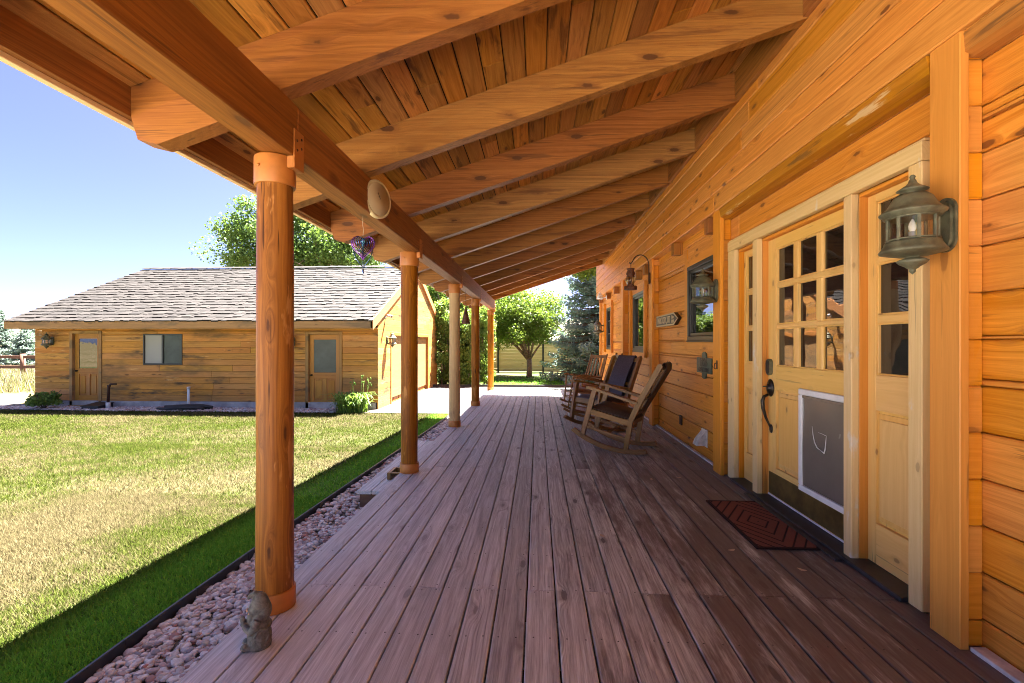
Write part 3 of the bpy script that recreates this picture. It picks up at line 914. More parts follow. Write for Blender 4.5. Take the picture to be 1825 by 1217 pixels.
# ---- posts
PL = ['thick knotty orange log post nearest the camera, behind the gnome', 'orange log post standing beside the wooden step',
      'paler weathered log post, third from the camera', 'orange log post with the cone chime hanging beside it',
      'sunlit log post at the far corner of the deck']
PX = -1.268
for i, y in enumerate(PY):
    t = empty('porch_post', (PX, y, 0), label=PL[i], cat='post', group='log posts along the porch')
    ph = [random.uniform(0, 6) for _ in range(4)]
    def wob(a, z): return .018 * math.sin(2 * a + ph[0] + z) + .012 * math.sin(3 * a + ph[1] + z * 2.4) + .010 * math.sin(z * 5 + ph[2]) + .008 * math.sin(z * 9 + 2 * a + ph[3])
    mb = MB(); mb.lathe([(.083, .03)] + [(.083 - .002 * q, .06 + 2.06 * q) for q in np.linspace(0, 1, 40)], (PX, y, 0), 40, wob=wob)
    mb.build('log', 'post_pale' if i == 2 else 'post', t)
    mb = MB(); mb.lathe([(.091, .001), (.0925, .004), (.0925, .088), (.0905, .092), (.082, .092)], (PX, y, 0), 36)
    mb.tube([(PX + .03, y - .088, .04), (PX + .032, y - .097, .044), (PX + .030, y - .099, .036), (PX + .034, y - .092, .030)], .003, 6)
    mb.build('base_collar', 'collar', t)
    mb = MB(); mb.lathe([(.082, 2.022), (.0905, 2.022), (.092, 2.026), (.092, 2.152), (.0905, 2.1565), (.07, 2.1565)], (PX, y, 0), 36)
    mb.lathe([(.004, 0), (.007, .001), (.006, .006), (.0, .007)], (PX - .03, y - .088, 2.10), 8, T=Matrix.Rotation(math.radians(90), 4, 'X'))
    mb.box(-1.1545, -1.148, y - .046, y + .046, 2.10, 2.285, 'z', .002); mb.box(-1.186, -1.1546, y - .046, y + .046, 2.10, 2.156, 'z', .002)
    cp = mb.build('top_collar', 'collar', t)
    for zz, yy in ((2.19, -.02), (2.21, .02), (2.235, -.022), (2.255, .022)):
        mb = MB(); mb.lathe([(.007, 0), (.006, .003), (.0, .004)], (-1.148, y + yy, zz), 8, T=Matrix.Rotation(math.radians(90), 4, 'Y'))
        mb.build('bolt', 'iron', cp)

# ================================================================== GARAGE
GY, GX0, GX1 = 13.3, -14.62, -4.47
garage = empty('garage', (-9.5, 17.5, -.6), label='detached wooden garage with grey shake roof across the lawn', cat='garage')
gdL = (-13.46, -12.66, -.47, 1.535); gdR = (-6.46, -5.58, -.57, 1.505); gw = (-11.33, -10.16, .644, 1.528)
def lap_x(mb, y0, y1, xa, xb, zs, ops, ch=.010):
    """lap siding running along x on a wall facing -y"""
    for z0, z1 in zip(zs[:-1], zs[1:]):
        cuts = sorted({z0, z1} | {z for o in ops for z in o[2:] if z0 + .012 < z < z1 - .012})
        for a, b in zip(cuts[:-1], cuts[1:]):
            iv = [(xa, xb)]; zm = (a + b) / 2
            for o in ops:
                if o[2] < zm < o[3]:
                    iv = [w for p, q in iv for w in ([(p, q)] if o[1] <= p or o[0] >= q else ([(p, o[0])] if o[0] > p else []) + ([(o[1], q)] if o[1] < q else []))]
            for p, q in iv:
                x = p
                while x < q - 1e-4:
                    e = min(q, x + random.uniform(1.6, 4.0))
                    if q - e < .5: e = q
                    mb.box(x + .001, e - .001, y0, y1, a + .002, b - .002, 'x', ch)
                    x = e
gz_rows = [-.40 + .172 * k for k in range(12)] + [1.70]
mb = MB()
lap_x(mb, GY, GY + .03, GX0, GX1 + .0, gz_rows, [(a - .09, b + .09, c - .3, d + .09) for a, b, c, d in (gdL, gdR)] + [gw])
# right gable wall, boards along y, following the rakes
GYB = 21.3; RY = 17.56; EZ = 1.86; RZ = 4.04
def gable_top(y): return RZ - (RZ - EZ) / (RY - 12.72) * abs(y - RY) - .06
god = (14.52, 19.38, -.6, 1.50)
z = -.60
while z < RZ - .2:
    z1 = z + .172
    half = (RZ - .06 - z1) / ((RZ - EZ) / (RY - 12.72))
    a = max(GY, RY - half); b = min(GYB, RY + half)
    if b - a > .2:
        iv = [(a, b)]
        if z1 < god[3] + .1: iv = [(a, god[0] - .06), (god[1] + .06, b)]
        for p, q in iv:
            y = p
            while y < q - 1e-3:
                e = min(q, y + random.uniform(2, 4.2))
                if q - e < .6: e = q
                mb.box(GX1 - .03, GX1, y + .001, e - .001, z + .001, z1 - .001, 'y', .006); y = e
    z = z1
mb.build('siding', 'garage_wood', garage)
mb = MB()
mb.prism([(GY + .15, -.42), (GY + .15, EZ - .2), (RY, RZ - .25), (GYB, EZ - .05), (GYB, -.42)], GX0 + .06, GX1 - .06, 'x')
mb.build('wall_core', 'garage_trim', garage)
mb = MB(); mb.box(GX0 - .01, GX1 - .07, GY - .02, GY + .2, -.72, -.401, 'x', .004); mb.box(GX0 - .01, GX0 + .2, GY + .2, GYB, -.72, -.401, ch=.004)
mb.build('foundation', 'foundation', garage)
# roof: deck plus individual shakes
XL, XR = -14.88, -4.43
mb = MB()
sl = math.atan2(RZ - EZ, RY - 12.72)
mb.prism([(12.72, EZ), (RY, RZ), (RY + 4.84, EZ), (RY + 4.84, EZ - .05), (RY, RZ - .06), (12.72, EZ - .05)], XL, XR, 'x')
nrow = 21
slen = math.hypot(RY - 12.72, RZ - EZ)
for i in range(nrow):
    s0 = i * slen / nrow - .02; s1 = min(s0 + slen / nrow * 1.7, slen)
    x = XL - .01
    while x < XR + .01:
        w = random.choice([.1, .14, .18, .22, .28]) * random.uniform(.85, 1.15)
        xe = min(x + w, XR + .012)
        j = random.uniform(-.035, .03)
        th = random.uniform(.020, .045)
        a = s0 + j
        lift0 = .036 + random.uniform(0, .02); lift1 = .004
        p0 = (a * math.cos(sl), a * math.sin(sl)); p1 = (s1 * math.cos(sl), s1 * math.sin(sl))
        n = (-math.sin(sl), math.cos(sl))
        pts = [(12.72 + p0[0] + n[0] * (lift0 - th), EZ + p0[1] + n[1] * (lift0 - th)), (12.72 + p1[0] + n[0] * .001, EZ + p1[1] + n[1] * .001),
               (12.72 + p1[0] + n[0] * (lift1 + .008), EZ + p1[1] + n[1] * (lift1 + .008)), (12.72 + p0[0] + n[0] * lift0, EZ + p0[1] + n[1] * lift0)]
        mb.prism(pts, x + .002, xe - .002, 'x', g='y')
        x = xe
x = XL
while x < XR:
    xe = min(x + random.uniform(.22, .32), XR)
    mb.obox((x, RY - .07, RZ + .035 + random.uniform(0, .02)), (xe + .03, RY - .07, RZ + .04), .2, .02, (0, -.42, 1)); x = xe
mb.build('roof', 'shake', garage)
mb = MB(); mb.box(XL, XR + .005, 12.70, 12.735, 1.66, EZ + .005, 'x', .004); mb.build('fascia', 'garage_trim', garage)
mb = MB(); mb.box(XL + .02, XR - .04, 12.737, GY + .02, 1.672, 1.69, 'x', .002); mb.build('soffit', 'garage_trim', garage)
for s in (-1, 1):
    mb = MB()
    ye = 12.70 if s < 0 else RY + 4.86
    mb.prism([(ye, EZ + .03), (RY, RZ + .05), (RY, RZ - .20), (ye, 1.62)], XR - .035, XR + .028, 'x', g='y'); mb.build('rake_board', 'garage_rake', garage)
# doors
def gdoor(q, left_glass, knob_left=True):
    x0, x1, z0, z1 = q
    mb = MB()
    for a, b, c, d in ((x0 - .085, x0, z0 - .06, z1 + .085), (x1, x1 + .085, z0 - .06, z1 + .085), (x0 + .001, x1 - .001, z1 + .001, z1 + .085)):
        mb.box(a, b, GY - .02, GY + .13, c, d, ch=.004)
    fr = mb.build('door_casing', 'garage_trim', garage)
    mb = MB(); mb.box(x0 - .1, x1 + .1, GY - .05, GY + .13, z0 - .085, z0 - .0605, 'x', .004); mb.build('sill', 'garage_trim', fr)
    mb = MB(); yd = GY + .07
    W = x1 - x0; xm = (x0 + x1) / 2
    mb.box(x0 + .002, x0 + .12, yd, yd + .04, z0 - .058, z1 - .002, 'z'); mb.box(x1 - .12, x1 - .002, yd, yd + .04, z0 - .058, z1 - .002, 'z')
    mb.box(x0 + .121, x1 - .121, yd, yd + .04, z1 - .14, z1 - .002, 'x'); mb.box(x0 + .121, x1 - .121, yd, yd + .04, z0 - .058, z0 + .22, 'x')
    mb.box(x0 + .121, x1 - .121, yd, yd + .04, z0 + .83, z0 + 1.0, 'x'); mb.box(xm - .05, xm + .05, yd, yd + .04, z0 + .221, z0 + .829, 'z')
    for a, b in ((x0 + .121, xm - .051), (xm + .051, x1 - .121)):
        mb.box(a, b, yd + .025, yd + .035, z0 + .221, z0 + .829, 'z'); mb.box(a + .04, b - .04, yd + .01, yd + .026, z0 + .27, z0 + .78, 'z', .01)
    d = mb.build('door', 'garage_door', garage)
    mb = MB(); mb.box(x0 + .115, x1 - .115, yd + .015, yd + .022, z0 + .995, z1 - .135, ch=.001); mb.build('pane', left_glass, d)
    mb = MB(); mb.lathe([(.0, 0), (.03, .0), (.03, .008), (.012, .012), (.012, .03), (.027, .04), (.027, .055), (.0, .065)], (x0 + .06, yd, z0 + .93), 14, T=Matrix.Rotation(math.radians(90), 4, 'X')); mb.build('door_knob', 'bronze_dark', d)
gdoor(gdL, 'pane_clear'); gdoor(gdR, 'pane_frost')
mb = MB()
x0, x1, z0, z1 = gw
for a, b, c, d in ((x0, x1, z0, z0 + .04), (x0, x1, z1 - .04, z1), (x0, x0 + .04, z0 + .041, z1 - .041), (x1 - .04, x1, z0 + .041, z1 - .041), ((x0 + x1) / 2 - .025, (x0 + x1) / 2 + .025, z0 + .041, z1 - .041)):
    mb.box(a, b, GY - .012, GY + .05, c, d, ch=.003)
w = mb.build('window', 'window_frame', garage)
mb = MB(); mb.box(x0 + .035, (x0 + x1) / 2 - .02, GY + .028, GY + .033, z0 + .035, z1 - .035, ch=.0005); mb.build('blind', 'blind', w)
mb = MB(); mb.box((x0 + x1) / 2 + .02, x1 - .035, GY + .018, GY + .023, z0 + .035, z1 - .035, ch=.0005); mb.build('pane', 'pane_frost', w)
# overhead door of framed panels
mb = MB()
y0, y1, z0, z1 = god
xg = GX1 - .12
mb.box(xg - .02, xg, y0, y1, z0, z1, 'y', .002)
nr, nc = 4, 8
for i in range(nr + 1):
    zz = z0 + (z1 - z0) * i / nr
    for k in (-.047, .003):
        a, b = zz + k, zz + k + .044
        if a > z0 - .01 and b < z1 + .01: mb.box(xg + .0005, xg + .03, y0, y1, max(a, z0), min(b, z1), 'y', .003)
for j in range(nc + 1):
    yy = y0 + (y1 - y0) * j / nc
    for i in range(nr): mb.box(xg + .0005, xg + .027, max(y0, yy - .05), min(y1, yy + .05), z0 + (z1 - z0) * i / nr + .05, z0 + (z1 - z0) * (i + 1) / nr - .05, 'z', .003)
for j in range(nc):
    for i in range(nr):
        a = y0 + (y1 - y0) * j / nc + .09; b = y0 + (y1 - y0) * (j + 1) / nc - .09; c = z0 + (z1 - z0) * i / nr + .09; d = z0 + (z1 - z0) * (i + 1) / nr - .09
        mb.box(xg + .0005, xg + .012, a, b, c, d, 'z', .008)
mb.build('overhead_door', 'garage_overhead', garage)
mb = MB()
for a, b in ((y0 - .07, y0), (y1, y1 + .16)): mb.box(GX1 - .13, GX1 + .02, a, b, -.6, z1 + .001, 'z', .004)
mb.box(GX1 - .13, GX1 + .02, y0 - .07, y1 + .16, z1 + .002, z1 + .1, 'y', .004)
mb.build('overhead_casing', 'garage_overhead', garage)

# ================================================================== LANTERNS
LPROF_TOP = [(.0, .213), (.006, .212), (.0115, .203), (.0075, .196), (.013, .188), (.016, .178), (.025, .168), (.040, .158), (.057, .147), (.050, .143), (.032, .136), (.030, .132), (.052, .128), (.068, .115), (.080, .092), (.090, .074), (.104, .060), (.117, .051), (.116, .046), (.105, .040), (.102, .030), (.0, .030)]
LPROF_BOT = [(.0, -.072), (.097, -.074), (.099, -.084), (.108, -.100), (.119, -.114), (.116, -.120), (.085, -.128), (.050, -.136), (.026, -.138), (.026, -.142), (.045, -.148), (.057, -.156), (.046, -.168), (.026, -.180), (.019, -.187), (.011, -.191), (.0125, -.200), (.005, -.208), (.0, -.213)]
def lantern(x, y, z, ang, label, k=1., d=.142, detail=True, group='bronze wall lanterns'):
    """axis at the empty; ang is the direction (from the lantern) to the wall, d the distance of the wall"""
    t = empty('wall_lantern', (x, y, z), label=label, cat='lantern', group=group)
    def fin(mb, name, mat, par=t):
        R = Matrix.Rotation(ang, 4, 'Z')
        mb.v = [(v * k) @ np.array(R.to_3x3()).T for v in mb.v]
        return mb.build(name, mat, par, local=True)
    D = d / k
    mb = MB(); mb.lathe(LPROF_TOP[::-1], n=32); fin(mb, 'lantern_roof', 'bronze')
    mb = MB(); mb.lathe(LPROF_BOT[::-1], n=32); fin(mb, 'lantern_base', 'bronze')
    mb = MB(); mb.lathe([(.084, -.073), (.084, .031)], n=24); mb.f = mb.f[:-2]; mb.mi = mb.mi[:-2]; mb.sm = mb.sm[:-2]
    fin(mb, 'lantern_glass', 'glass')
    mb = MB()
    for j in range(8):
        a = (j + .5) * math.pi / 4
        T = Matrix.Rotation(a, 4, 'Z')
        mb.box(.083, .092, -.0065, .0065, -.073, .031, 'z', .002, T=T)
    for zz in (-.069, .024):
        mb.lathe([(.085, zz), (.094, zz + .001), (.094, zz + .006), (.085, zz + .007)], n=24)
    fin(mb, 'cage_bar', 'bronze')
    if detail:
        mb = MB(); mb.lathe([(.0, -.072), (.013, -.07), (.013, -.03), (.010, -.029)], n=12); fin(mb, 'lamp_socket', 'white_old')
        mb = MB(); mb.lathe([(.008, -.030), (.014, -.018), (.015, -.006), (.010, .010), (.004, .022), (.0, .026)], n=12); fin(mb, 'bulb', 'bulb')
    mb = MB()
    op = [(.055 * math.cos(q), (.060 if math.sin(q) > 0 else -.060) + .055 * math.sin(q)) for q in np.linspace(.0001, 2 * math.pi - .0001, 28)]
    op2 = [(a * .8, b * .88) for a, b in op]
    mb.prism([(a, b - .005) for a, b in op], D - .012, D, 'x'); mb.prism([(a, b - .005) for a, b in op2], D - .024, D - .0125, 'x')
    for zz, zr in ((.042, .05), (-.095, -.10)):
        mb.tube([(.085, 0, zz), (.115, 0, zr), (D - .012, 0, zr * .85)], [.014, .016, .02], 10)
    fin(mb, 'back_plate', 'bronze')
    return t
lantern(1.597, 2.155, 1.775, 0, 'large aged greenish bronze lantern on the pilaster nearest the camera, right of the front door')
lantern(1.605, 4.82, 1.785, 0, 'bronze lantern on the pilaster left of the front door, in front of a window', d=.132)
lantern(1.655, 13.55, 1.70, 0, 'bronze lantern at the far end of the house wall, beyond the last window', k=1.15, d=.19)
GLG = 'lanterns on the garage walls'
lantern(-14.08, GY - .17, 1.335, math.pi / 2, 'lantern on the garage front, left of its left door', k=1.1, d=.168, detail=False, group=GLG)
lantern(-6.90, GY - .17, 1.32, math.pi / 2, 'lantern on the garage front beside its right door, partly behind the nearest post', k=1.1, d=.168, detail=False, group=GLG)
lantern(GX1 + .17, 14.08, 1.36, math.pi, 'sunlit lantern on the gable wall of the garage beside the overhead door', k=1.1, d=.168, detail=False, group=GLG)

# hanging rail lantern on a hooked arm
t = empty('hanging_lantern', (1.44, 7.6, 2.09), label='rusty rail lantern hanging from a curved iron hook beside a window', cat='lantern')
mb = MB()
arc = [(1.715, 7.6, 2.19), (1.715, 7.6, 2.45)] + [(1.585 + .13 * math.cos(a), 7.6, 2.47 + .165 * math.sin(a)) for a in np.linspace(.1, math.pi * .86, 14)] + [(1.445, 7.6, 2.505), (1.43, 7.6, 2.50), (1.415, 7.6, 2.52)]
mb.tube(arc, .0085, 8); mb.lathe([(.0, -.01), (.013, 0), (.0, .01)], (1.715, 7.6, 2.185), 8)
mb.box(1.712, 1.7375, 7.585, 7.615, 2.19, 2.36, 'z'); mb.build('hook_arm', 'iron', t)
cx, cz = 1.435, 2.095
mb = MB(); mb.lathe([(.0, .0), (.098, .0), (.100, .008), (.098, .052), (.06, .06), (.045, .075), (.05, .09), (.0, .09)], (cx, 7.6, cz), 24); mb.build('fuel_tank', 'rust', t)
mb = MB(); mb.lathe([(.045, .09), (.072, .115), (.083, .145), (.078, .175), (.055, .205)], (cx, 7.6, cz), 24); mb.f = mb.f[:-2]; mb.mi = mb.mi[:-2]; mb.sm = mb.sm[:-2]; mb.build('globe', 'glass', t)
mb = MB(); mb.lathe([(.0, .205), (.066, .205), (.062, .215), (.05, .22), (.072, .245), (.068, .255), (.05, .30), (.048, .31), (.062, .318), (.06, .33), (.0, .335)], (cx, 7.6, cz), 20); mb.build('chimney', 'rust', t)
mb = MB()
for s in (-1, 1):
    mb.box(cx - .006, cx + .006, 7.6 + s * .086 - .008, 7.6 + s * .086 + .008, cz + .05, cz + .27, 'z'); mb.box(cx - .006, cx + .006, min(7.6 + s * .04, 7.6 + s * .086), max(7.6 + s * .04, 7.6 + s * .086), cz + .271, cz + .285)
mb.tube([(cx, 7.6 - .05, cz + .3), (cx, 7.59, cz + .42), (cx, 7.61, cz + .42), (cx, 7.6 + .05, cz + .3)], .003, 5)
mb.build('handle_frame', 'rust', t)
mb = MB(); mb.lathe([(.01, .09), (.022, .12), (.012, .135), (.0, .14)], (cx, 7.6, cz), 10); mb.build('burner', 'bronze_dark', t)

# shell sconce light under the corbels, security camera on the garage
t = empty('floodlight', (1.72, 12.35, 2.36), label='small white shell shaped floodlight under the house overhang', cat='floodlight')
mb = MB()
T = Matrix.Rotation(math.radians(-65), 4, 'Y')
mb.lathe([(.012, 0), (.03, .01), (.055, .05), (.075, .10), (.09, .16), (.086, .16), (.05, .06), (.0, .03)], (1.66, 12.35, 2.40), 18, T=T, wob=lambda a, z: .05 * math.sin(8 * a)); mb.build('shade', 'white', t)
mb = MB(); mb.tube([(1.735, 12.35, 2.42), (1.70, 12.35, 2.43), (1.66, 12.35, 2.40)], .012, 8); mb.box(1.722, 1.734, 12.31, 12.39, 2.36, 2.47); mb.build('bracket', 'white', t)
t = empty('security_camera', (GX1, 13.97, 2.0), label='small white security camera high on the garage gable', cat='camera')
mb = MB(); mb.tube([(GX1 + .001, 13.97, 2.02), (GX1 + .06, 13.97, 2.05), (GX1 + .10, 13.96, 2.04)], .013, 8); mb.lathe([(.0, 0), (.03, 0), (.03, .008), (.0, .01)], (GX1 + .001, 13.97, 2.02), 12, T=Matrix.Rotation(math.radians(90), 4, 'Y')); mb.build('bracket', 'white', t)
mb = MB(); mb.obox((GX1 + .06, 14.0, 2.075), (GX1 + .22, 13.86, 2.03), .07, .065, ch=.012); mb.build('camera_body', 'white', t)
mb = MB(); mb.obox((GX1 + .2205, 13.859, 2.03), (GX1 + .226, 13.854, 2.028), .05, .05, ch=.004); mb.build('lens', 'black', t)

# ================================================================== SIGNS
def lettering(t, parts, name, mat, T):
    for txt, size, sx, dx, dz in parts:
        mb = MB()
        V, F = text_mb(txt, size, .002, T @ Matrix.Translation((dx, dz, 0)), sx, bold=size * .02)
        mb.add(V, F)
        mb.build(name, mat, t)
def wallframe(x, y, z):      # text frame on the wall: reads along -y, faces -x
    m = Matrix(((0, 0, -1), (-1, 0, 0), (0, 1, 0))).to_4x4(); m.translation = (x, y, z); return m
t = empty('direction_sign', (1.80, 7.0, 1.59), label='dark arrow shaped sign with pale border pointing right', cat='sign')
out = [(7.475, 1.508), (7.475, 1.666), (6.53, 1.676), (6.34, 1.592), (6.53, 1.510)]
mb = MB(); mb.prism(out, 1.802, XS - .0005, 'x'); mb.build('board', 'black', t)
def inset(pts, f):
    cx = sum(p[0] for p in pts) / len(pts); cz = sum(p[1] for p in pts) / len(pts)
    return [(cx + (p[0] - cx) * f[0], cz + (p[1] - cz) * f[1]) for p in pts]
mb = MB(); mb.prism(out, 1.797, 1.8015, 'x'); mb.build('border', 'gold', t)
mb = MB(); mb.prism(inset(out, (.955, .76)), 1.7945, 1.7967, 'x'); mb.build('sign_face', 'sign_face', t)
lettering(t, [('PARK CITY, UT', .128, .80, -.085, 0), ('Elev', .060, 1.1, .385, .027), ('7000', .060, 1.1, .388, -.029)], 'lettering', 'gold', wallframe(1.793, 6.95, 1.588))
t = empty('house_plaque', (1.83, 5.47, 1.02), label='green cast house number plaque below the window beside the pilaster', cat='plaque')
mb = MB()
Yc = 5.47
pl = [(Yc - .23, .935), (Yc + .23, .935), (Yc + .23, 1.105), (Yc - .23, 1.105)]
mb.prism(pl, 1.832, XS - .0005, 'x')
for s, z0 in ((1, 1.104), (-1, .936)):
    mb.prism([(Yc - .065, z0), (Yc - .065, z0 + s * .02), (Yc - .06, z0 + s * .035), (Yc - .055, z0 + s * .055), (Yc - .03, z0 + s * .06), (Yc, z0 + s * .066), (Yc + .03, z0 + s * .06), (Yc + .055, z0 + s * .055), (Yc + .06, z0 + s * .035), (Yc + .065, z0 + s * .02), (Yc + .065, z0)], 1.834, XS - .0005, 'x')
mb.build('plate', 'green', t)
lettering(t, [('1226', .125, 1.0, 0, .030), ('GREAT DRIVE', .066, .86, 0, -.050)], 'lettering', 'black', wallframe(1.831, Yc, 1.02))
mb = MB(); mb.tube([(1.737, 4.80, 1.075), (1.715, 4.80, 1.07), (1.708, 4.80, 1.03), (1.722, 4.80, 1.015)], .005, 6); mb.box(1.7325, 1.7378, 4.786, 4.814, 1.015, 1.10, ch=.001)
tag(origin(mb.build('wall_hook', 'iron'), (1.737, 4.80, 1.05)), 'small dark iron hook on the pilaster beside the green plaque', 'hook')

# round dial on the beam
t = empty('wall_thermometer', (-1.13, 3.345, 2.276), label='round cream outdoor dial mounted on the porch beam', cat='thermometer')
T = Matrix.Rotation(math.radians(68), 4, 'Z') @ Matrix.Rotation(math.radians(90), 4, 'X')
T = Matrix.Rotation(math.radians(-22), 4, 'Z') @ Matrix.Rotation(math.radians(90), 4, 'Y')
mb = MB(); mb.lathe([(.0, 0), (.118, 0), (.130, .008), (.133, .022), (.133, .036), (.126, .043), (.118, .040), (.0, .038)], (-1.150, 3.345, 2.276), 40, T=T); mb.build('case', 'cream_rim', t)
mb = MB(); mb.lathe([(.0, .0385), (.114, .0405), (.114, .042), (.0, .042)], (-1.150, 3.345, 2.276), 40, T=T); mb.build('dial', 'cream', t)
mb = MB(); mb.obox((-1.107, 3.40, 2.245), (-1.1055, 3.29, 2.312), .004, .003); mb.build('needle', 'iron', t)

# hanging spinner and cone chime
t = empty('wind_spinner', (-1.222, 3.20, 1.9), label='heart shaped purple and blue metal wind spinner hanging under the beam', cat='wind spinner')
cx, cyy = -1.222, 3.32
t.location = (cx, cyy, 1.9)
def heart(w, h, n=22):
    pts = []
    for q in np.linspace(0, 2 * math.pi, n):
        pts.append((w * (math.sin(q) ** 3), h * (13 * math.cos(q) - 5 * math.cos(2 * q) - 2 * math.cos(3 * q) - math.cos(4 * q)) / 17.))
    return pts
for i in range(9):
    f = 1 - i * .088
    a = math.radians(8 + i * 17)
    col = ('violet', 'violet', 'violet', 'bluemetal', 'bluemetal', 'bluemetal', 'teal', 'teal', 'teal')[i]
    mb = MB()
    mb.tube([(cx + x * math.cos(a) * .98, cyy + x * math.sin(a), 1.945 + z + .012 * i * .3) for x, z in heart(.083 * f, .10 * f)], .0032, 6)
    mb.build('ring', col, t)
mb = MB()
for s in (-1, 1): mb.tube([(cx + s * .07, cyy, 1.92), (cx + s * .05, cyy, 1.86), (cx, cyy, 1.795)], .003, 5)
mb.lathe([(.0, 1.75), (.008, 1.76), (.006, 1.78), (.0, 1.79)], (cx, cyy, 0), 8); mb.tube([(cx, cyy, 1.79), (cx, cyy, 1.86)], .0025, 5); mb.build('frame', 'bluemetal', t)
mb = MB(); mb.tube([(cx, cyy, 2.02), (cx + .004, cyy, 2.06), (cx - .004, cyy, 2.10), (cx, cyy, 2.159)], .0022, 5); mb.build('hanger', 'gold', t)
t = empty('cone_chime', (-1.21, 8.05, 1.6), label='rusty brown cone bell hanging under the beam between two posts', cat='chime')
mb = MB(); mb.lathe([(.075, 1.59), (.076, 1.595), (.006, 1.885), (.0, 1.89)], (-1.21, 8.05, 0), 24); mb.build('bell', 'rust', t)
mb = MB(); mb.tube([(-1.21, 8.05, 1.885), (-1.215, 8.05, 2.02), (-1.21, 8.05, 2.159)], .002, 5); mb.build('cord', 'iron', t)

# ================================================================== DECK THINGS
mb = MB()
mb.box(1.34, 1.755, 3.045, 3.95, .0025, .012, 'y', .003)
o = tag(origin(mb.build('doormat', 'mat'), (1.55, 3.5, 0)), 'brown ribbed doormat with a diamond pattern in front of the door', 'doormat')
# step beside the deck
t = empty('wooden_step', (-1.55, 5.8, gzf(5.8)), label='low wooden step between the deck edge and the gravel', cat='step')
for a in (-1.755, -1.61, -1.465):
    mb = MB(); mb.box(a, a + .14, 4.60, 7.0, -.198, -.16, 'y', .004); mb.build('tread', 'deck', t)
mb = MB()
for yy in (4.625, 5.8, 6.945):
    mb.box(-1.735, -1.34, yy, yy + .038, -.36, -.199, 'x', .003)
mb.box(-1.738, -1.70, 4.664, 6.944, -.355, -.2, 'y', .003); mb.build('step_frame', 'rail_wood', t)
mb = MB()
mb.box(-1.575, -1.536, 4.97, 5.20, -.159, -.085, 'y', .003); mb.box(-1.535, -1.36, 4.97, 4.995, -.10, -.085, 'x', .003); mb.box(-1.535, -1.36, 5.17, 5.20, -.159, -.085, 'x', .003)
mb.build('riser_block', 'chair', t)
for lx_, ly_, a in ((1.18, 3.02, .4), (1.05, 4.55, 1.4), (1.32, 4.62, .2), (.42, 3.2, 2.), (1.47, 2.78, 2.4)):
    mb = MB()
    V = [(.022 * math.cos(q) * (1 + .2 * math.cos(2 * q)), .013 * math.sin(q), .004 + .004 * abs(math.cos(q))) for q in np.linspace(0, 2 * math.pi, 9)[:-1]]
    R = Matrix.Rotation(a, 3, 'Z')
    mb.add([tuple(R @ Vector(v) + Vector((lx_, ly_, 0))) for v in V] + [(lx_, ly_, .003)], [[i, (i + 1) % 8, 8] for i in range(8)])
    tag(origin(mb.build('fallen_leaf', 'deadleaf'), (lx_, ly_, 0)), 'small pale dry leaf lying on the deck boards', 'leaf', 'dry leaves scattered on the deck')

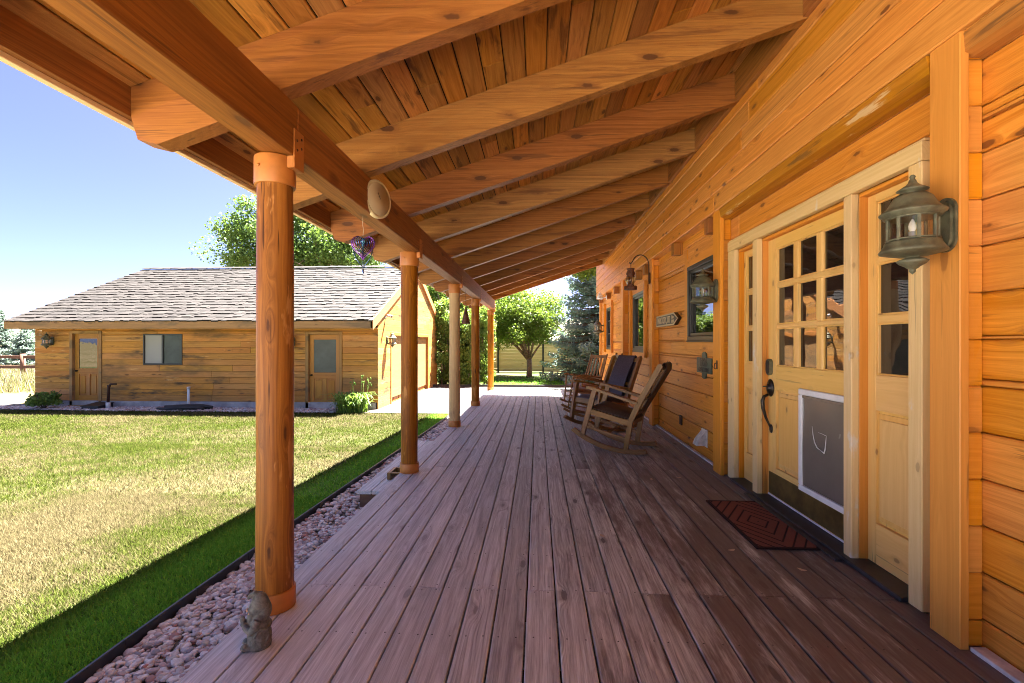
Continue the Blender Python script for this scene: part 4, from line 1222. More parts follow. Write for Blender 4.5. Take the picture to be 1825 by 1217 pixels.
# ---- gnome
def gnome():
    """statue modelled in solid blobs fused into one skin; faces -x (towards the lawn)"""
    base = Vector((-1.165, 1.965, .001))
    mb = MB()
    def e(c, r, T=None): mb.ell((c[0], c[1], c[2]), r, 10, T=T)
    e((0, 0, .055), (.042, .046, .055)); e((0, 0, .095), (.041, .045, .045)); e((.004, 0, .128), (.036, .042, .03))
    mb.lathe([(.0, .0), (.044, .0), (.047, .012), (.043, .05), (.041, .10), (.03, .14), (.0, .145)], n=24)
    for s in (-1, 1):
        e((-.036, s * .021, .012), (.030, .018, .014)); e((-.052, s * .022, .014), (.016, .016, .016))
        mb.tube([(.0, s * .042, .128), (-.012, s * .052, .105), (-.024, s * .048, .088), (-.048, s * .022, .096), (-.056, s * .012, .104)], [.017, .017, .016, .013, .010], 10)
        e((-.058, s * .010, .107), (.012, .010, .011))
    e((-.062, 0, .118), (.010, .010, .020))
    e((-.006, 0, .162), (.034, .035, .034)); e((-.024, 0, .142), (.022, .028, .036)); e((-.033, 0, .122), (.014, .020, .028))
    for s in (-1, 1): e((-.030, s * .012, .158), (.012, .014, .008)); e((-.03, s * .014, .171), (.010, .010, .006))
    e((.018, 0, .150), (.030, .034, .042))
    mb.lathe([(.0, .165), (.037, .165), (.040, .172), (.036, .184), (.030, .20), (.022, .215), (.010, .226), (.0, .229)], (.002, 0, 0), n=22)
    mb.tube([(-.006, 0, .212), (-.020, 0, .222), (-.034, 0, .216), (-.042, 0, .204)], [.018, .014, .010, .006], 10)
    for k in range(6):
        a = k * 1.1; mb.tube([(.043 * math.cos(a + q * .4), .047 * math.sin(a + q * .4), .03 + .05 * ((k * 37) % 5) / 5 + q * .03) for q in (0, .5, 1)], .0045, 6)
    mb.tube([(.044 * math.cos(q), .046 * math.sin(q), .088 + .003 * math.sin(3 * q)) for q in np.linspace(0, 2 * math.pi, 20)], .005, 6)
    tmp = mb.build('tmp', 'stone')
    rm = tmp.modifiers.new('r', 'REMESH'); rm.mode = 'VOXEL'; rm.voxel_size = .0024
    sm = tmp.modifiers.new('s', 'SMOOTH'); sm.iterations = 1; sm.factor = .5
    bpy.context.view_layer.update()
    me = bpy.data.meshes.new_from_object(tmp.evaluated_get(bpy.context.evaluated_depsgraph_get()))
    old = tmp.data; bpy.data.objects.remove(tmp); bpy.data.meshes.remove(old)
    me.name = 'garden_gnome'
    for p in me.polygons: p.use_smooth = True
    me.materials.clear(); me.materials.append(M['stone'])
    t = empty('garden_gnome', base, math.radians(22), label='small grey stone gnome standing on the deck edge beside the nearest post', cat='garden gnome')
    o = bpy.data.objects.new('body', me); scene.collection.objects.link(o); o.parent = t; o.scale = (1, 1, 1)
    f = MB(); f.ell((-.043, 0, .158), (.008, .008, .008), 8); f.ell((-.034, .014, .150), (.007, .009, .007), 8); f.ell((-.034, -.014, .150), (.007, .009, .007), 8)
    f.build('face', 'skin_clay', t, local=True)
    return t
gnome()

# ================================================================== ROCKING CHAIRS
CG = 'rocking chairs in a row on the deck'
def rockpt(a, R, dr=0.): return ((R - dr) * math.sin(a), R - (R - dr) * math.cos(a))
class Tilt:
    def __init__(s, R, th): s.R = R; s.c = math.cos(th); s.s = math.sin(th)
    def __call__(s, mb):
        for i, v in enumerate(mb.v):
            x = v[:, 0].copy(); z = v[:, 2] - s.R
            v[:, 0] = x * s.c - z * s.s - s.R * s.s * .75; v[:, 2] = s.R + z * s.c + x * s.s
        return mb
def chair_flat(x, y, rz, label, tilt, wm, seatm, backm, hw=.29):
    t = empty('rocking_chair', (x, y, .001), rz, label=label, cat='rocking chair', group=CG)
    R = 1.15
    # tilting back: the top moves to -x, so rotate about the rocker centre
    TL = Tilt(R, tilt)
    def B(mb, name, m, par=t): return TL(mb).build(name, m, par, local=True)
    for s in (-1, 1):
        yc = s * (hw - .025)
        mb = MB()
        bot = [rockpt(a, R) for a in np.linspace(-.43, .40, 18)]; top = [rockpt(a, R, .05) for a in np.linspace(.385, -.42, 18)]
        mb.prism(bot + top, yc - .022, yc + .022, 'y', g='x'); B(mb, 'rocker', wm)
        mb = MB()
        fl = [(.275, .065), (.325, .07), (.315, .40), (.30, .635), (.245, .635), (.255, .40)]
        mb.prism(fl, yc - .022, yc + .022, 'y', g='z'); B(mb, 'leg', wm)
        mb = MB()
        st = [(-.21, .062), (-.265, .06), (-.245, .40), (-.285, .60), (-.425, 1.10), (-.405, 1.13), (-.37, 1.115), (-.225, .61), (-.19, .41)]
        mb.prism(st, yc - .022, yc + .022, 'y', g='z'); B(mb, 'stile', wm)
        mb = MB()
        ar = [(.37, .636), (.37, .662), (.30, .668), (-.25, .640), (-.25, .612), (.25, .6365)]
        mb.prism(ar, yc - .05, yc + .045, 'y', g='x'); B(mb, 'armrest', wm)
        mb = MB(); mb.box(-.235, .285, yc - .014, yc + .014, .345, .41, 'x'); mb.box(-.24, .30, yc - .011, yc + .011, .17, .205, 'x'); B(mb, 'side_rail', wm)
    w = hw - .048
    mb = MB()
    mb.box(.262, .292, -w, w, .345, .41, 'y'); mb.box(-.24, -.21, -w, w, .345, .41, 'y'); mb.box(.0, .035, -w, w, .178, .20, 'y'); mb.box(-.24, .27, -w, w, .395, .408, 'y'); B(mb, 'seat_frame', wm)
    def onback(f, off=0.):     # point on the front line of the reclined back
        return (-.215 - .185 * f + off, .50 + .60 * f + off * .3)
    mb = MB()
    for f, h in ((1.0, .055), (.38, .045), (.02, .045)):
        p = onback(f, -.022); q = onback(f - h / .6, -.022)
        mb.obox((q[0], -w, (p[1] + q[1]) / 2), (q[0], w, (p[1] + q[1]) / 2), .022, h, (-.3, 0, 1))
    for k in (-1, 1):
        p = onback(.0, -.03); q = onback(.96, -.03)
        mb.obox((p[0], k * w * .82, p[1]), (q[0], k * w * .82, q[1]), .03, .016, (1, 0, .3))
    B(mb, 'back_frame', wm)
    mb = MB()
    n = 11
    prof = [(onback(f, .012 + .018 * math.sin(math.pi * f))) for f in np.linspace(-.12, 1.03, n)]
    prof += [(-.405, 1.135), (-.435, 1.12)] + [(p[0] - .052, p[1] - .012) for p in [onback(f) for f in np.linspace(.95, .02, 6)]]
    front = prof; back = [(p[0] - .010, p[1] - .004) for p in prof]
    yw = w * .66
    V = []; m = len(front)
    for k in (-1, 1):
        for p in front: V.append((p[0], k * yw, p[1]))
    F = [[i, i + 1, m + i + 1, m + i] for i in range(m - 1)]
    mb.add(V, F, smooth=True)
    Vb = [(a - .008, b, c - .003) for a, b, c in V]
    mb.add(Vb, [f[::-1] for f in F], smooth=True)
    for k in (0, 1):
        mb.tube([(front[i][0] - .004, (-1, 1)[k] * yw, front[i][1]) for i in range(m)], .007, 6)
    B(mb, 'back_cushion', backm)
    mb = MB()
    N = 12
    V = []
    for j in range(N + 1):
        for i in range(N + 1):
            a = -1 + 2 * i / N; b = -1 + 2 * j / N
            V.append((.02 + .262 * a, (w - .004) * b, .412 + .068 * (1 - abs(a) ** 6) ** .5 * (1 - abs(b) ** 6) ** .5))
    F = [[j * (N + 1) + i, j * (N + 1) + i + 1, (j + 1) * (N + 1) + i + 1, (j + 1) * (N + 1) + i] for j in range(N) for i in range(N)]
    mb.add(V, F, smooth=True); mb.box(-.24, .28, -w + .004, w - .004, .4085, .425, ch=.004)
    B(mb, 'seat_cushion', seatm)
    return t
def chair_turned(x, y, rz, label, tilt, wm, seatm, hw=.27):
    t = empty('rocking_chair', (x, y, .001), rz, label=label, cat='rocking chair', group=CG)
    R = 1.15; TL = Tilt(R, tilt)
    def B(mb, name, m, par=t): return TL(mb).build(name, m, par, local=True)
    for s in (-1, 1):
        yc = s * hw
        mb = MB()
        mb.prism([rockpt(a, R) for a in np.linspace(-.42, .38, 16)] + [rockpt(a, R, .04) for a in np.linspace(.37, -.41, 16)], yc - .014, yc + .014, 'y', g='x'); B(mb, 'rocker', wm)
        mb = MB(); mb.tube([(.285, yc, .05), (.285, yc, .30), (.28, yc, .60), (.28, yc, .635), (.28, yc, .655), (.28, yc, .675), (.28, yc, .682)], [.016, .019, .017, .014, .023, .018, .004], 10); B(mb, 'leg', wm)
        mb = MB(); mb.tube([(-.235, yc, .05), (-.235, yc, .42), (-.265, yc * .98, .62), (-.40, yc * .93, 1.12), (-.405, yc * .93, 1.145), (-.41, yc * .93, 1.16)], [.017, .020, .019, .016, .019, .004], 10); B(mb, 'stile', wm)
        mb = MB(); mb.tube([(.34, yc, .648), (.28, yc, .650), (0, yc, .64), (-.27, yc, .62)], [.018, .020, .017, .014], 10); B(mb, 'armrest', wm)
        mb = MB()
        for zz in (.17, .29): mb.tube([(.285, yc, zz), (.02, yc, zz), (-.235, yc, zz)], [.009, .012, .009], 8)
        B(mb, 'side_rail', wm)
    mb = MB()
    for zz in (.15, .27): mb.tube([(.285, -hw, zz), (.285, 0, zz), (.285, hw, zz)], [.009, .013, .009], 8)
    mb.tube([(-.235, -hw, .22), (-.235, hw, .22)], .010, 8); B(mb, 'seat_frame', wm)
    mb = MB()
    wb = hw * .93
    for f0, h in ((1.09, .07), (.62, .05)):
        xx = -.255 - (f0 - .6) * .27
        mb.obox((xx, -wb, f0), (xx, wb, f0), .018, h, (-.26, 0, 1))
    B(mb, 'back_frame', wm)
    for k in range(5):
        mb = MB(); yy = wb * .80 * (-1 + k * .5)
        mb.obox((-.262, yy, .60), (-.388, yy, 1.08), .045, .014, (1, 0, .26)); B(mb, 'back_slat', wm)
    mb = MB()
    N = 10; V = []
    for j in range(N + 1):
        for i in range(N + 1):
            a = -1 + 2 * i / N; b = -1 + 2 * j / N
            V.append((.02 + .275 * a, (hw - .005) * b, .42 + .05 * (1 - abs(a) ** 4) ** .5 * (1 - abs(b) ** 4) ** .5))
    mb.add(V, [[j * (N + 1) + i, j * (N + 1) + i + 1, (j + 1) * (N + 1) + i + 1, (j + 1) * (N + 1) + i] for j in range(N) for i in range(N)], smooth=True)
    mb.box(-.25, .29, -hw + .006, hw - .006, .385, .418, ch=.012); B(mb, 'seat_cushion', seatm)
    return t
chair_flat(.95, 5.92, math.radians(155), 'nearest rocking chair, seen from its side, with brown leather seat and tall tilted back', math.radians(13), 'chair', 'leather', 'leather')
chair_flat(.93, 7.22, math.radians(213), 'rocking chair with a dark leather strip down its back, second from the camera', math.radians(8), 'chair', 'leather_blue', 'leather_blue', hw=.31)
chair_turned(.86, 8.40, math.radians(181), 'rocking chair seen edge on behind the one with the leather strip', math.radians(9), 'chair_dark', 'cushion')
chair_turned(.92, 9.95, math.radians(216), 'pale slatted rocking chair, farthest of the row', math.radians(5), 'chair_pale', 'cushion').scale = (.93, .93, .93)

# ================================================================== YARD THINGS
mb = MB()
ys = np.linspace(-3, 12.5, 30)
for a, b in zip(ys[:-1], ys[1:]):
    xa, xb = float(edge_x(a)), float(edge_x(b))
    mb.obox((xa, a, gzf(a) + .02), (xb, b + .004, gzf(b) + .02), .022, .10, ch=.006)
tag(origin(mb.build('lawn_edging', 'black'), (float(edge_x(4)), 4, gzf(4))), 'black plastic edging strip between the lawn and the gravel beside the deck', 'edging')
mb = MB()
for a, b in (((-16.2, 12.62), (-12.8, 12.50)), ((-16.2, 12.62), (-17.4, 12.3))):
    mb.obox((*a, -.585), (*b, -.585), .03, .06)
tag(origin(mb.build('bed_edging', 'black'), (-15, 12.6, -.6)), 'black edging strip around the gravel at the left garage corner', 'edging')
mb = MB(); mb.box(-9, 12, 20.385, 20.43, -.62, -.50, 'x', .01)
tag(origin(mb.build('drive_edging', 'black'), (0, 20.4, -.6)), 'dark edging strip along the far side of the driveway', 'edging')

t = empty('yard_hydrant', (-12.1, 12.95, -.6), label='dark yard hydrant standing in the gravel left of the garage window', cat='hydrant')
mb = MB(); mb.tube([(-12.06, 12.95, -.62), (-12.06, 12.95, -.40)], .055, 10); mb.build('base', 'white_old', t)
mb = MB(); mb.tube([(-12.06, 12.95, -.40), (-12.04, 12.95, .02), (-12.03, 12.95, .08)], [.035, .035, .045], 10); mb.build('pipe', 'iron', t)
mb = MB(); mb.tube([(-12.04, 12.95, .05), (-11.97, 12.94, .11), (-11.80, 12.93, .115)], [.035, .03, .022], 8); mb.build('handle', 'iron', t)
t = empty('valve_box', (-12.3, 12.95, -.6), label='low black utility box beside the yard hydrant', cat='utility box')
mb = MB(); mb.prism([(12.72, -.62), (13.2, -.62), (13.2, -.44), (12.72, -.50)], -12.62, -12.14, 'x'); mb.build('box', 'black', t)
mb = MB(); mb.prism([(12.70, -.497), (13.22, -.436), (13.22, -.42), (12.70, -.481)], -12.64, -12.12, 'x'); mb.build('lid', 'black', t)
t = empty('standpipe', (-9.86, 13.15, -.6), label='thin white pipe rising from the gravel below the garage window', cat='pipe')
mb = MB(); mb.tube([(-9.86, 13.15, -.6), (-9.86, 13.15, -.02)], .035, 10); mb.build('pipe', 'white', t)
mb = MB(); mb.lathe([(.0, -.03), (.045, -.03), (.045, .03), (.0, .035)], (-9.86, 13.15, 0), 10); mb.build('cap', 'white_old', t)
mb = MB()
for i in range(10):
    x0 = -10.3 + i * .03; y0 = 12.62 + .05 * (i % 5)
    mb.tube([(x0 - .1 * (i % 3), y0, -.575 + .012 * i), (x0 + .35, y0 + .08 * math.sin(i), -.55 + .011 * i), (x0 + .8, y0 + .05, -.55 + .011 * i), (x0 + 1.1 - .06 * (i % 4), y0 + .1, -.575 + .008 * i)], .03, 8)
tag(origin(mb.build('drain_hose', 'black'), (-9.7, 12.75, -.6)), 'flattened pile of black drain hose on the gravel below the garage wall', 'hose')

# far fence of horizontal boards between dark steel posts
t = empty('board_fence', (0, 29, -.6), label='tall fence of pale horizontal boards between dark steel posts', cat='fence')
fx = [-10.46, -7.77, -5.08, -2.39, .30, 2.99, 5.68, 8.37, 11.06]
for x in fx:
    mb = MB(); mb.box(x - .055, x + .055, 28.93, 29.06, -.6, 1.44, 'z', .006); mb.build('fence_post', 'steel', t)
for a, b in zip(fx[:-1], fx[1:]):
    mb = MB()
    z = -.44 + random.uniform(-.02, .02)
    while z < 1.36:
        h = .182; g = .004 if b > -2.3 else .018
        mb.box(a + .056, b - .056, 28.975, 29.015, z, min(z + h, 1.40), 'x', .005); z += h + g
    mb.build('fence_panel', 'fence_wood', t)
t = empty('rail_fence', (-27, 25.5, -.6), label='brown post and rail fence beyond the meadow at the left edge', cat='fence')
rx = [-33.6 + 2.43 * k for k in range(8)]
for x in rx:
    mb = MB(); mb.tube([(x, 25.5, -.65), (x, 25.5, .66)], [.13, .115], 10); mb.build('fence_post', 'rail_wood', t)
for zz in (.50, -.05):
    mb = MB()
    for a, b in zip(rx[:-1], rx[1:]): mb.obox((a + .1, 25.45, zz + random.uniform(-.03, .03)), (b - .1, 25.45, zz + random.uniform(-.03, .03)), .07, .17)
    mb.build('rail', 'rail_wood', t)

# ================================================================== VEGETATION
def quads(mb, P, N, U, L, W, r, mi=0, tri=False):
    """leaf quads: centre P, normal N, axis U, length L, width W"""
    S = np.cross(N, U); S /= np.linalg.norm(S, axis=1)[:, None] + 1e-9
    L = np.asarray(L)[:, None] if np.ndim(L) else L; W = np.asarray(W)[:, None] if np.ndim(W) else W
    V = np.stack([P - U * L * .5, P + S * W * .5, P + U * L * .5, P - S * W * .5], 1)
    return mb.bulk(V, [[0, 1, 2, 3]], r, mi, smooth=False)
def unit(a): return a / (np.linalg.norm(a, axis=1)[:, None] + 1e-9)
def leafcloud(mb, clumps, size, seed, droop=.15):
    rs = np.random.RandomState(seed)
    for (c, rad, n) in clumps:
        d = unit(rs.randn(n, 3)); q = rs.rand(n) ** .45
        P = np.array(c) + d * q[:, None] * np.array(rad)
        N = unit(rs.randn(n, 3) + np.array([0, 0, .7]) + d * .4)
        U = unit(np.cross(N, rs.randn(n, 3))); U[:, 2] -= droop; U = unit(U)
        L = size * (.6 + .8 * rs.rand(n))
        quads(mb, P, N, U, L, L * .72, np.clip(rs.rand(n) * .75 + .25 * rs.rand(), 0, 1))
    return mb
def tree(name, loc, h_trunk, crown_c, crown_r, nclump, nleaf, leaf, label, cat='tree', trunk_r=.15, nlimb=6, lmat='leaf', bmat='bark', seed=1, crad=(.5, .9), shell=.5, multi=False, group=None, cut=None):
    rs = np.random.RandomState(seed)
    t = empty(name, loc, label=label, cat=cat, group=group)
    L = Vector(loc); C = Vector(crown_c)
    mb = MB()
    tips = []
    fork = L + Vector((0, 0, h_trunk))
    mb.tube([L - Vector((0, 0, .1)), L + Vector((.02, 0, h_trunk * .5)), fork], [trunk_r * 1.15, trunk_r, trunk_r * .9], 10)
    for k in range(nlimb):
        d = Vector(rs.randn(3)).normalized(); d.z = abs(d.z) * .7 + (.15 if multi else -.1)
        tgt = C + Vector((d.x * crown_r[0], d.y * crown_r[1], d.z * crown_r[2])) * rs.uniform(.55, .95)
        mid = fork.lerp(tgt, .5) + Vector((rs.uniform(-.1, .1), rs.uniform(-.1, .1), .08)) * crown_r[2]
        r0 = trunk_r * rs.uniform(.38, .6)
        mb.tube([fork - Vector((0, 0, .1)), fork.lerp(mid, .5) + Vector(rs.uniform(-.06, .06, 3)) * crown_r[0] * .5, mid, mid.lerp(tgt, .5) + Vector(rs.uniform(-.1, .1, 3)) * crown_r[0] * .4, tgt], [r0, r0 * .8, r0 * .6, r0 * .35, r0 * .12], 7)
        for q in range(3):
            s = fork.lerp(mid, rs.uniform(.4, 1)); e = s + Vector(rs.randn(3)).normalized() * crown_r[0] * .5
            e.z = max(e.z, s.z)
            mb.tube([s, s.lerp(e, .5) + Vector((0, 0, .05)), e], [r0 * .4, r0 * .25, r0 * .08], 5)
        tips.append(tgt)
    mb.build('trunk', bmat, t)
    cl = []
    for k in range(nclump):
        d = rs.randn(3); d /= np.linalg.norm(d)
        q = shell + (1 - shell) * rs.rand()
        if d[2] < -.5: d[2] *= .5
        p = np.array(C) + d * q * np.array(crown_r)
        if cut and not cut(p): continue
        s = rs.uniform(*crad)
        cl.append((p, np.array([s, s, s * .7]) * (crown_r[0] ** .5), int(nleaf * rs.uniform(.6, 1.4) * s / crad[1])))
    mb = leafcloud(MB(), cl, leaf, seed + 5)
    mb.build('crown', lmat, t)
    return t
tree('ornamental_tree', (-.48, 26, -.58), 1.0, (-1.35, 26, 2.35), (3.0, 2.4, 2.2), 190, 270, .105, 'young bright green tree with a forked trunk in front of the board fence', trunk_r=.15, nlimb=9, lmat='leaf', bmat='bark_red', seed=3, crad=(.22, .42), shell=.35, multi=True)
tree('cottonwood_tree', (-17.6, 38, -.6), 3.5, (-18.9, 38, 9.3), (7.3, 4.5, 5.4), 210, 400, .20, 'tall leafy cottonwood tree rising behind the garage roof', trunk_r=.35, nlimb=9, lmat='leaf_mid', seed=8, crad=(.3, .62), shell=.3)
tree('leafy_tree', (3.4, 20.5, -.6), 2.5, (2.5, 20.5, 5.2), (1.5, 1.6, 1.9), 90, 260, .12, 'bright green tree in front of the spruce beside the house end', trunk_r=.25, lmat='leaf', seed=12, crad=(.3, .55), shell=.3)
tree('broadleaf_tree', (-7.9, 42, -.6), 2.5, (-7.6, 42, 4.8), (3.2, 3, 3.6), 90, 300, .19, 'dark green tree beyond the hedge behind the garage gable', trunk_r=.25, lmat='leaf_dark', seed=21, crad=(.3, .55), shell=.3)
tree('broadleaf_tree', (-39.5, 40, -.6), 1.5, (-40.0, 40, 2.9), (2.0, 1.6, 2.2), 40, 180, .16, 'small round green tree beyond the meadow above the garage eave', trunk_r=.15, lmat='leaf_mid', seed=23, crad=(.3, .5), shell=.3)
tree('broadleaf_tree', (8.5, 41, -.6), 2.5, (8.5, 41, 5.5), (4.5, 3, 5), 80, 260, .2, 'tree behind the house end, mostly hidden by the spruce', trunk_r=.25, lmat='leaf_mid', seed=31, crad=(.3, .6), shell=.3)
tree('broadleaf_tree', (-3.6, 44, -.6), 2., (-3.4, 44, 2.9), (3.4, 2.4, 2.5), 70, 260, .18, 'green tree beyond the fence between the hedge and the young tree', trunk_r=.2, lmat='leaf_mid', seed=37, crad=(.3, .55), shell=.3)

for i, (x, y, h) in enumerate(((-9, -26, 8), (-19, -24, 7), (-30, -20, 8), (2, -30, 9))):  # trees added behind the camera, only to give the panes a reflection
    tree('cottonwood_tree', (x, y, -.6), 2.5, (x, y, h * .55), (4.4, 4, h * .5), 60, 160, .3, ('broad unseen tree added behind the porch, only mirrored in the panes', 'second broad unseen tree added far behind the lawn, only mirrored in the panes', 'third broad unseen tree added towards the meadow, only mirrored in the panes', 'broad unseen tree added behind the house corner, only mirrored in the panes')[i], trunk_r=.25, lmat='leaf_dark', seed=60 + i, crad=(.4, .7), shell=.3)
def spruce(loc, h, rad, label, lmat='needle', seed=1, dens=1., zlow=.05, size=1., group=None):
    rs = np.random.RandomState(seed)
    t = empty('spruce_tree', loc, label=label, cat='spruce', group=group)
    L = np.array(loc, float)
    mb = MB(); mb.tube([tuple(L), tuple(L + [0, 0, h * .5]), tuple(L + [0, 0, h])], [.018 * h, .011 * h, .004], 8)
    cr = MB()
    z = zlow * h
    PP = []; NN = []; UU = []; LL = []; RR = []
    while z < h * .985:
        f = 1 - z / h
        nb = int(7 + 6 * f)
        a0 = rs.rand() * 6.28
        for k in range(nb):
            a = a0 + 6.283 * k / nb + rs.uniform(-.25, .25)
            ln = rad * (f ** .85) * rs.uniform(.72, 1.12) + .12
            d = np.array([math.cos(a), math.sin(a), 0]); up = rs.uniform(-.28, .0) * (1.2 if f > .6 else .5)
            s = np.linspace(.12, 1, 8)
            pts = L + np.array([0, 0, z]) + d * (ln * s)[:, None] + np.array([0, 0, 1]) * (ln * (up * s + .16 * s ** 3))[:, None]
            mb.tube([tuple(pts[0]), tuple(pts[4]), tuple(pts[7])], [.006 * h * f + .008, .004 * h * f + .005, .003], 4)
            n = int(70 * dens * (ln + .2))
            q = rs.rand(n) ** .7 * .92 + .08
            base = L + np.array([0, 0, z]) + d * (ln * q)[:, None] + np.array([0, 0, 1]) * (ln * (up * q + .16 * q ** 3))[:, None]
            side = np.cross(d, [0, 0, 1])
            sp = ((rs.rand(n) - .5) * 2) * (.16 + .30 * ln * (1 - q) * .6)
            P = base + side * sp[:, None] + np.array([0, 0, 1]) * (-.10 * np.abs(sp) - .10 * rs.rand(n) * (1 + ln * .4))[:, None] + rs.randn(n, 3) * .025
            U = unit(d * .8 + side * np.sign(sp)[:, None] * .8 + np.array([0, 0, -.35]) + rs.randn(n, 3) * .35)
            PP.append(P); UU.append(U); NN.append(unit(rs.randn(n, 3) + np.array([0, 0, 1.]))); LL.append(size * rs.uniform(.12, .24, n)); RR.append(np.clip(q * .6 + rs.rand(n) * .4, 0, 1))
        z += rs.uniform(.22, .34) * (.6 + .5 * f) * (h / 8) ** .5
    mb.build('trunk', 'bark', t)
    P = np.concatenate(PP); l = np.concatenate(LL)
    quads(cr, P, np.concatenate(NN), np.concatenate(UU), l, l * .33, np.concatenate(RR))
    cr.build('crown', lmat, t)
    return t
spruce((3.3, 24.2, -.6), 9.5, 3.3, 'large blue green spruce with drooping branches at the house end', seed=4, dens=1.5)
spruce((-46.5, 42, -.6), 4.2, 2.2, 'pale blue spruce behind the rail fence, beside the garage corner', 'needle_pale', 6, 1., group=None)
spruce((-52., 44, -.6), 5.2, 2.2, 'pale blue spruce behind the rail fence at the left picture edge', 'needle_pale', 9, 1.)
spruce((-43.0, 46, -.6), 5.0, 1.5, 'slender dark spruce top showing above the garage eave', 'needle', 14, .9)
spruce((-42.5, 38, -.6), 3.0, 1.9, 'low pale spruce at the end of the rail fence', 'needle_pale', 17, 1.)

# big hedge of climbing shrubs beyond the driveway
def hedge(x0, x1, y, h, seed, label):
    rs = np.random.RandomState(seed)
    t = empty('hedge', ((x0 + x1) / 2, y, -.6), label=label, cat='hedge')
    mb = MB()
    for k in range(14):
        a = np.array([rs.uniform(x0, x1), y + rs.uniform(-.2, .5), -.6]); b = a + [rs.uniform(-.5, .5), 0, rs.uniform(1.5, h)]
        mb.tube([tuple(a), tuple((a + b) / 2 + rs.uniform(-.12, .12, 3)), tuple(b)], [.035, .03, .012], 6)
    mb.build('stems', 'bark', t)
    cl = []
    for k in range(260):
        x = rs.uniform(x0, x1); zz = rs.rand() ** .9
        top = h * (.84 + .16 * math.sin(x * 2.1 + seed) + .06 * math.sin(x * 7))
        p = (x, y + rs.uniform(-.45, .8) * (1 - .3 * zz), -.55 + zz * top)
        s = rs.uniform(.18, .36)
        cl.append((p, (s, s, s * .8), int(150 * s / .3)))
    leafcloud(MB(), cl, .10, seed + 1, .4).build('foliage', 'leaf_dark', t)
hedge(-4.35, -2.1, 21.2, 3.9, 5, 'tall leafy hedge beyond the driveway beside the garage gable')
hedge(-9.5, -4.9, 23.2, 3.6, 15, 'hedge continuing behind the garage')

def bush(name, c, r, n, leaf, mat, label, seed, cat='shrub'):
    rs = np.random.RandomState(seed)
    t = empty(name, c, label=label, cat=cat)
    mb = MB()
    for k in range(12):
        d = Vector((rs.uniform(-1, 1) * r[0], rs.uniform(-1, 1) * r[1], r[2] * rs.uniform(.9, 1.7)))
        mb.tube([Vector(c), Vector(c) + d * .5 + Vector((0, 0, .05)), Vector(c) + d], [.012, .009, .004], 5)
    mb.build('stems', 'bark', t)
    cl = []
    for k in range(34):
        d = rs.randn(3); d /= np.linalg.norm(d); d[2] = abs(d[2]) * 1.0
        p = np.array(c) + np.array([0, 0, r[2] * .55]) + d * np.array(r) * rs.uniform(.45, .95)
        cl.append((p, (.13, .13, .09), n // 34))
    leafcloud(MB(), cl, leaf, seed, .1).build('foliage', mat, t)
    return t
bush('shrub', (-13.75, 12.75, -.6), (.42, .32, .34), 1500, .075, 'leaf_dark', 'round green shrub in the gravel at the left corner of the garage', 3)
t = bush('rose_bush', (-7.12, 12.85, -.6), (.22, .25, .42), 600, .06, 'leaf_dark', 'rose bush with a red bloom at the garage wall, behind the nearest post', 7, 'rose bush')
mb = MB()
for p in ((-7.43, 12.7, -.04), (-7.1, 12.65, -.08), (-7.0, 12.8, .06)):
    mb.ell(p, (.05, .05, .045), 6); mb.ell((p[0] + .02, p[1] - .02, p[2] + .02), (.035, .035, .03), 6)
mb.build('bloom', 'flower', t)
# day lilies
def lilies(c, label, seed):
    rs = np.random.RandomState(seed)
    t = empty('daylily_clump', c, label=label, cat='plant')
    mb = MB()
    for k in range(330):
        b = np.array(c) + [rs.uniform(-.36, .36), rs.uniform(-.22, .22), 0]
        a = rs.uniform(0, 6.283); out = rs.uniform(.15, .62); h = rs.uniform(.40, .85); w = rs.uniform(.012, .022)
        d = np.array([math.cos(a), math.sin(a), 0]); s = np.array([-d[1], d[0], 0])
        V = []
        for q in np.linspace(0, 1, 6):
            p = b + d * out * q ** 1.3 + np.array([0, 0, h * (1.55 * q - 1.05 * q ** 2.6)])
            ww = w * (1 - q ** 3)
            V += [p - s * ww, p + s * ww]
        mb.add(V, [[2 * i, 2 * i + 1, 2 * i + 3, 2 * i + 2] for i in range(5)], r=rs.rand())
    mb.build('leaf_blades', 'lily', t)
    mb = MB()
    for k in range(7):
        b = np.array(c) + [rs.uniform(-.1, .42), rs.uniform(-.1, .1), 0]
        e = b + [rs.uniform(-.02, .16), 0, rs.uniform(.75, .98)]
        mb.tube([tuple(b), tuple((b + e) / 2 + [0, 0, .05]), tuple(e)], [.006, .005, .003], 5)
        for j in range(4): mb.ell(tuple(e + rs.uniform(-.05, .05, 3)), (.014, .014, .03), 5)
    mb.build('flower_stalk', 'lily', t)
lilies((-4.98, 12.72, -.6), 'clump of arching green daylily leaves at the garage corner', 5)

# ---- grass blades
def blades(name, P, h, w, mat, seed, lean=.5, label=None):
    rs = np.random.RandomState(seed)
    n = len(P)
    a = rs.rand(n) * 6.283
    d = np.stack([np.cos(a), np.sin(a), np.zeros(n)], 1)
    s = np.stack([-d[:, 1], d[:, 0], np.zeros(n)], 1)
    hh = h * (.55 + .75 * rs.rand(n)); ww = w * (.7 + .6 * rs.rand(n)); ln = lean * (.3 + rs.rand(n))
    V = np.stack([P - s * ww[:, None], P + s * ww[:, None], P + d * (hh * ln)[:, None] + np.array([0, 0, 1]) * hh[:, None]], 1)
    mb = MB().bulk(V, [[0, 1, 2]], rs.rand(n))
    o = mb.build(name, mat)
    o['kind'] = 'stuff'
    return o
def scatter(n, x0, x1, y0, y1, seed, cond=None):
    rs = np.random.RandomState(seed)
    x = rs.uniform(x0, x1, n); y = rs.uniform(y0, y1, n)
    P = np.stack([x, y, gz(y) + .003], 1)
    k = x < edge_x(y) - .012
    return P[k]
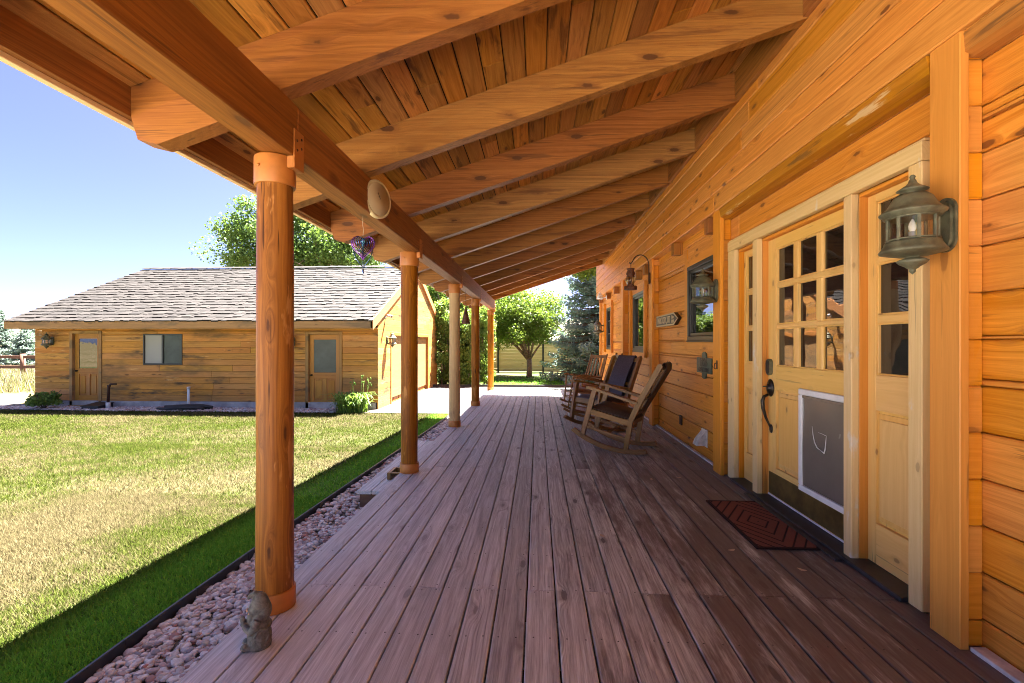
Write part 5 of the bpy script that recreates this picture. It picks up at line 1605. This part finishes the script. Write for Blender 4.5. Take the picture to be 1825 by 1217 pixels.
Pn = np.concatenate([scatter(125000, -5.2, -2.1, 1.5, 5.0, 1), scatter(95000, -10.5, -2.1, 3.5, 8.0, 2), scatter(75000, -15, -2.1, 7.5, 12.55, 3), scatter(12000, -22, -14, 8.5, 12.6, 4), scatter(90000, -24, -2.1, -.5, 12.5, 5), scatter(30000, -6, -2.1, -1.5, 2.5, 6)])
dist = np.hypot(Pn[:, 0], Pn[:, 1])
o = blades('lawn_grass', Pn, 0.024 + .0013 * dist, .0018 + .00062 * dist, 'blade', 5, .8)
o['label'] = 'short lawn grass, half green and half dry straw'
rs = np.random.RandomState(8)
n = 26000
x = rs.uniform(-36, -14.8, n); y = rs.uniform(17.0, 40, n)
Pm = np.stack([x, y, gz(y)], 1)
blades('meadow_grass', Pm, .42, .020, 'seed', 9, .5)['label'] = 'tall dry meadow grass gone to seed'
x = rs.uniform(-9, 9, 20000); y = rs.uniform(20.45, 29, 20000)
blades('back_grass', np.stack([x, y, np.full(20000, -.59)], 1), .07, .012, 'blade', 10, .8)['label'] = 'grass strip in front of the board fence'

# ---- gravel
def ico(sub):
    import bmesh
    bm = bmesh.new(); bmesh.ops.create_icosphere(bm, subdivisions=sub, radius=1)
    V = np.array([v.co[:] for v in bm.verts]); F = [[v.index for v in f.verts] for f in bm.faces]; bm.free()
    return V, F
def pebbles(name, xs, ys, zs, size, sub, seed, mat='pebble', label=None):
    rs = np.random.RandomState(seed)
    V, F = ico(sub)
    n = len(xs)
    s = size * (.55 + .75 * rs.rand(n) ** 1.5)
    sc = np.stack([s * rs.uniform(.9, 1.4, n), s * rs.uniform(.7, 1.05, n), s * rs.uniform(.36, .62, n)], 1)
    # angular lumps: push vertices along random directions
    W = V[None] * (1 + .34 * (rs.rand(n, len(V), 1) - .5))
    W = np.sign(W) * np.abs(W) ** .85
    W = W * sc[:, None, :]
    a = rs.rand(n) * 6.283; b = rs.uniform(-.45, .45, n)
    ca, sa, cb, sb = np.cos(a), np.sin(a), np.cos(b), np.sin(b)
    X = W[..., 0] * cb[:, None] + W[..., 2] * sb[:, None]; Z = -W[..., 0] * sb[:, None] + W[..., 2] * cb[:, None]
    Xr = X * ca[:, None] - W[..., 1] * sa[:, None]; Yr = X * sa[:, None] + W[..., 1] * ca[:, None]
    P = np.stack([xs, ys, zs + s * .25 + rs.rand(n) * size * .7], 1)
    Q = np.stack([Xr, Yr, Z], -1) + P[:, None, :]
    mb = MB().bulk(Q, F, rs.rand(n), smooth=sub > 1)
    o = mb.build(name, mat); o['kind'] = 'stuff'
    if label: o['label'] = label
    return o
def strip(n, y0, y1, seed):
    rs = np.random.RandomState(seed)
    y = rs.uniform(y0, y1, n); u = rs.rand(n)
    x = edge_x(y) + .02 + u * (-1.345 - edge_x(y) - .02)
    return x, y, gz(y)
x1, y1, z1 = strip(5000, 1.3, 4.4, 1)
pebbles('gravel', x1, y1, z1, 0.020, 2, 2, label='rounded pinkish grey river gravel beside the deck')
x1, y1, z1 = strip(4200, 4.4, 12.6, 3)
pebbles('gravel', x1, y1, z1, .030, 1, 4, label='river gravel strip running on along the deck')
rs = np.random.RandomState(5)
x1 = rs.uniform(-16, -5.4, 5200); y1 = rs.uniform(12.55, 13.3, 5200)
pebbles('gravel', x1, y1, gz(y1), .040, 1, 6, label='grey gravel along the foot of the garage wall')
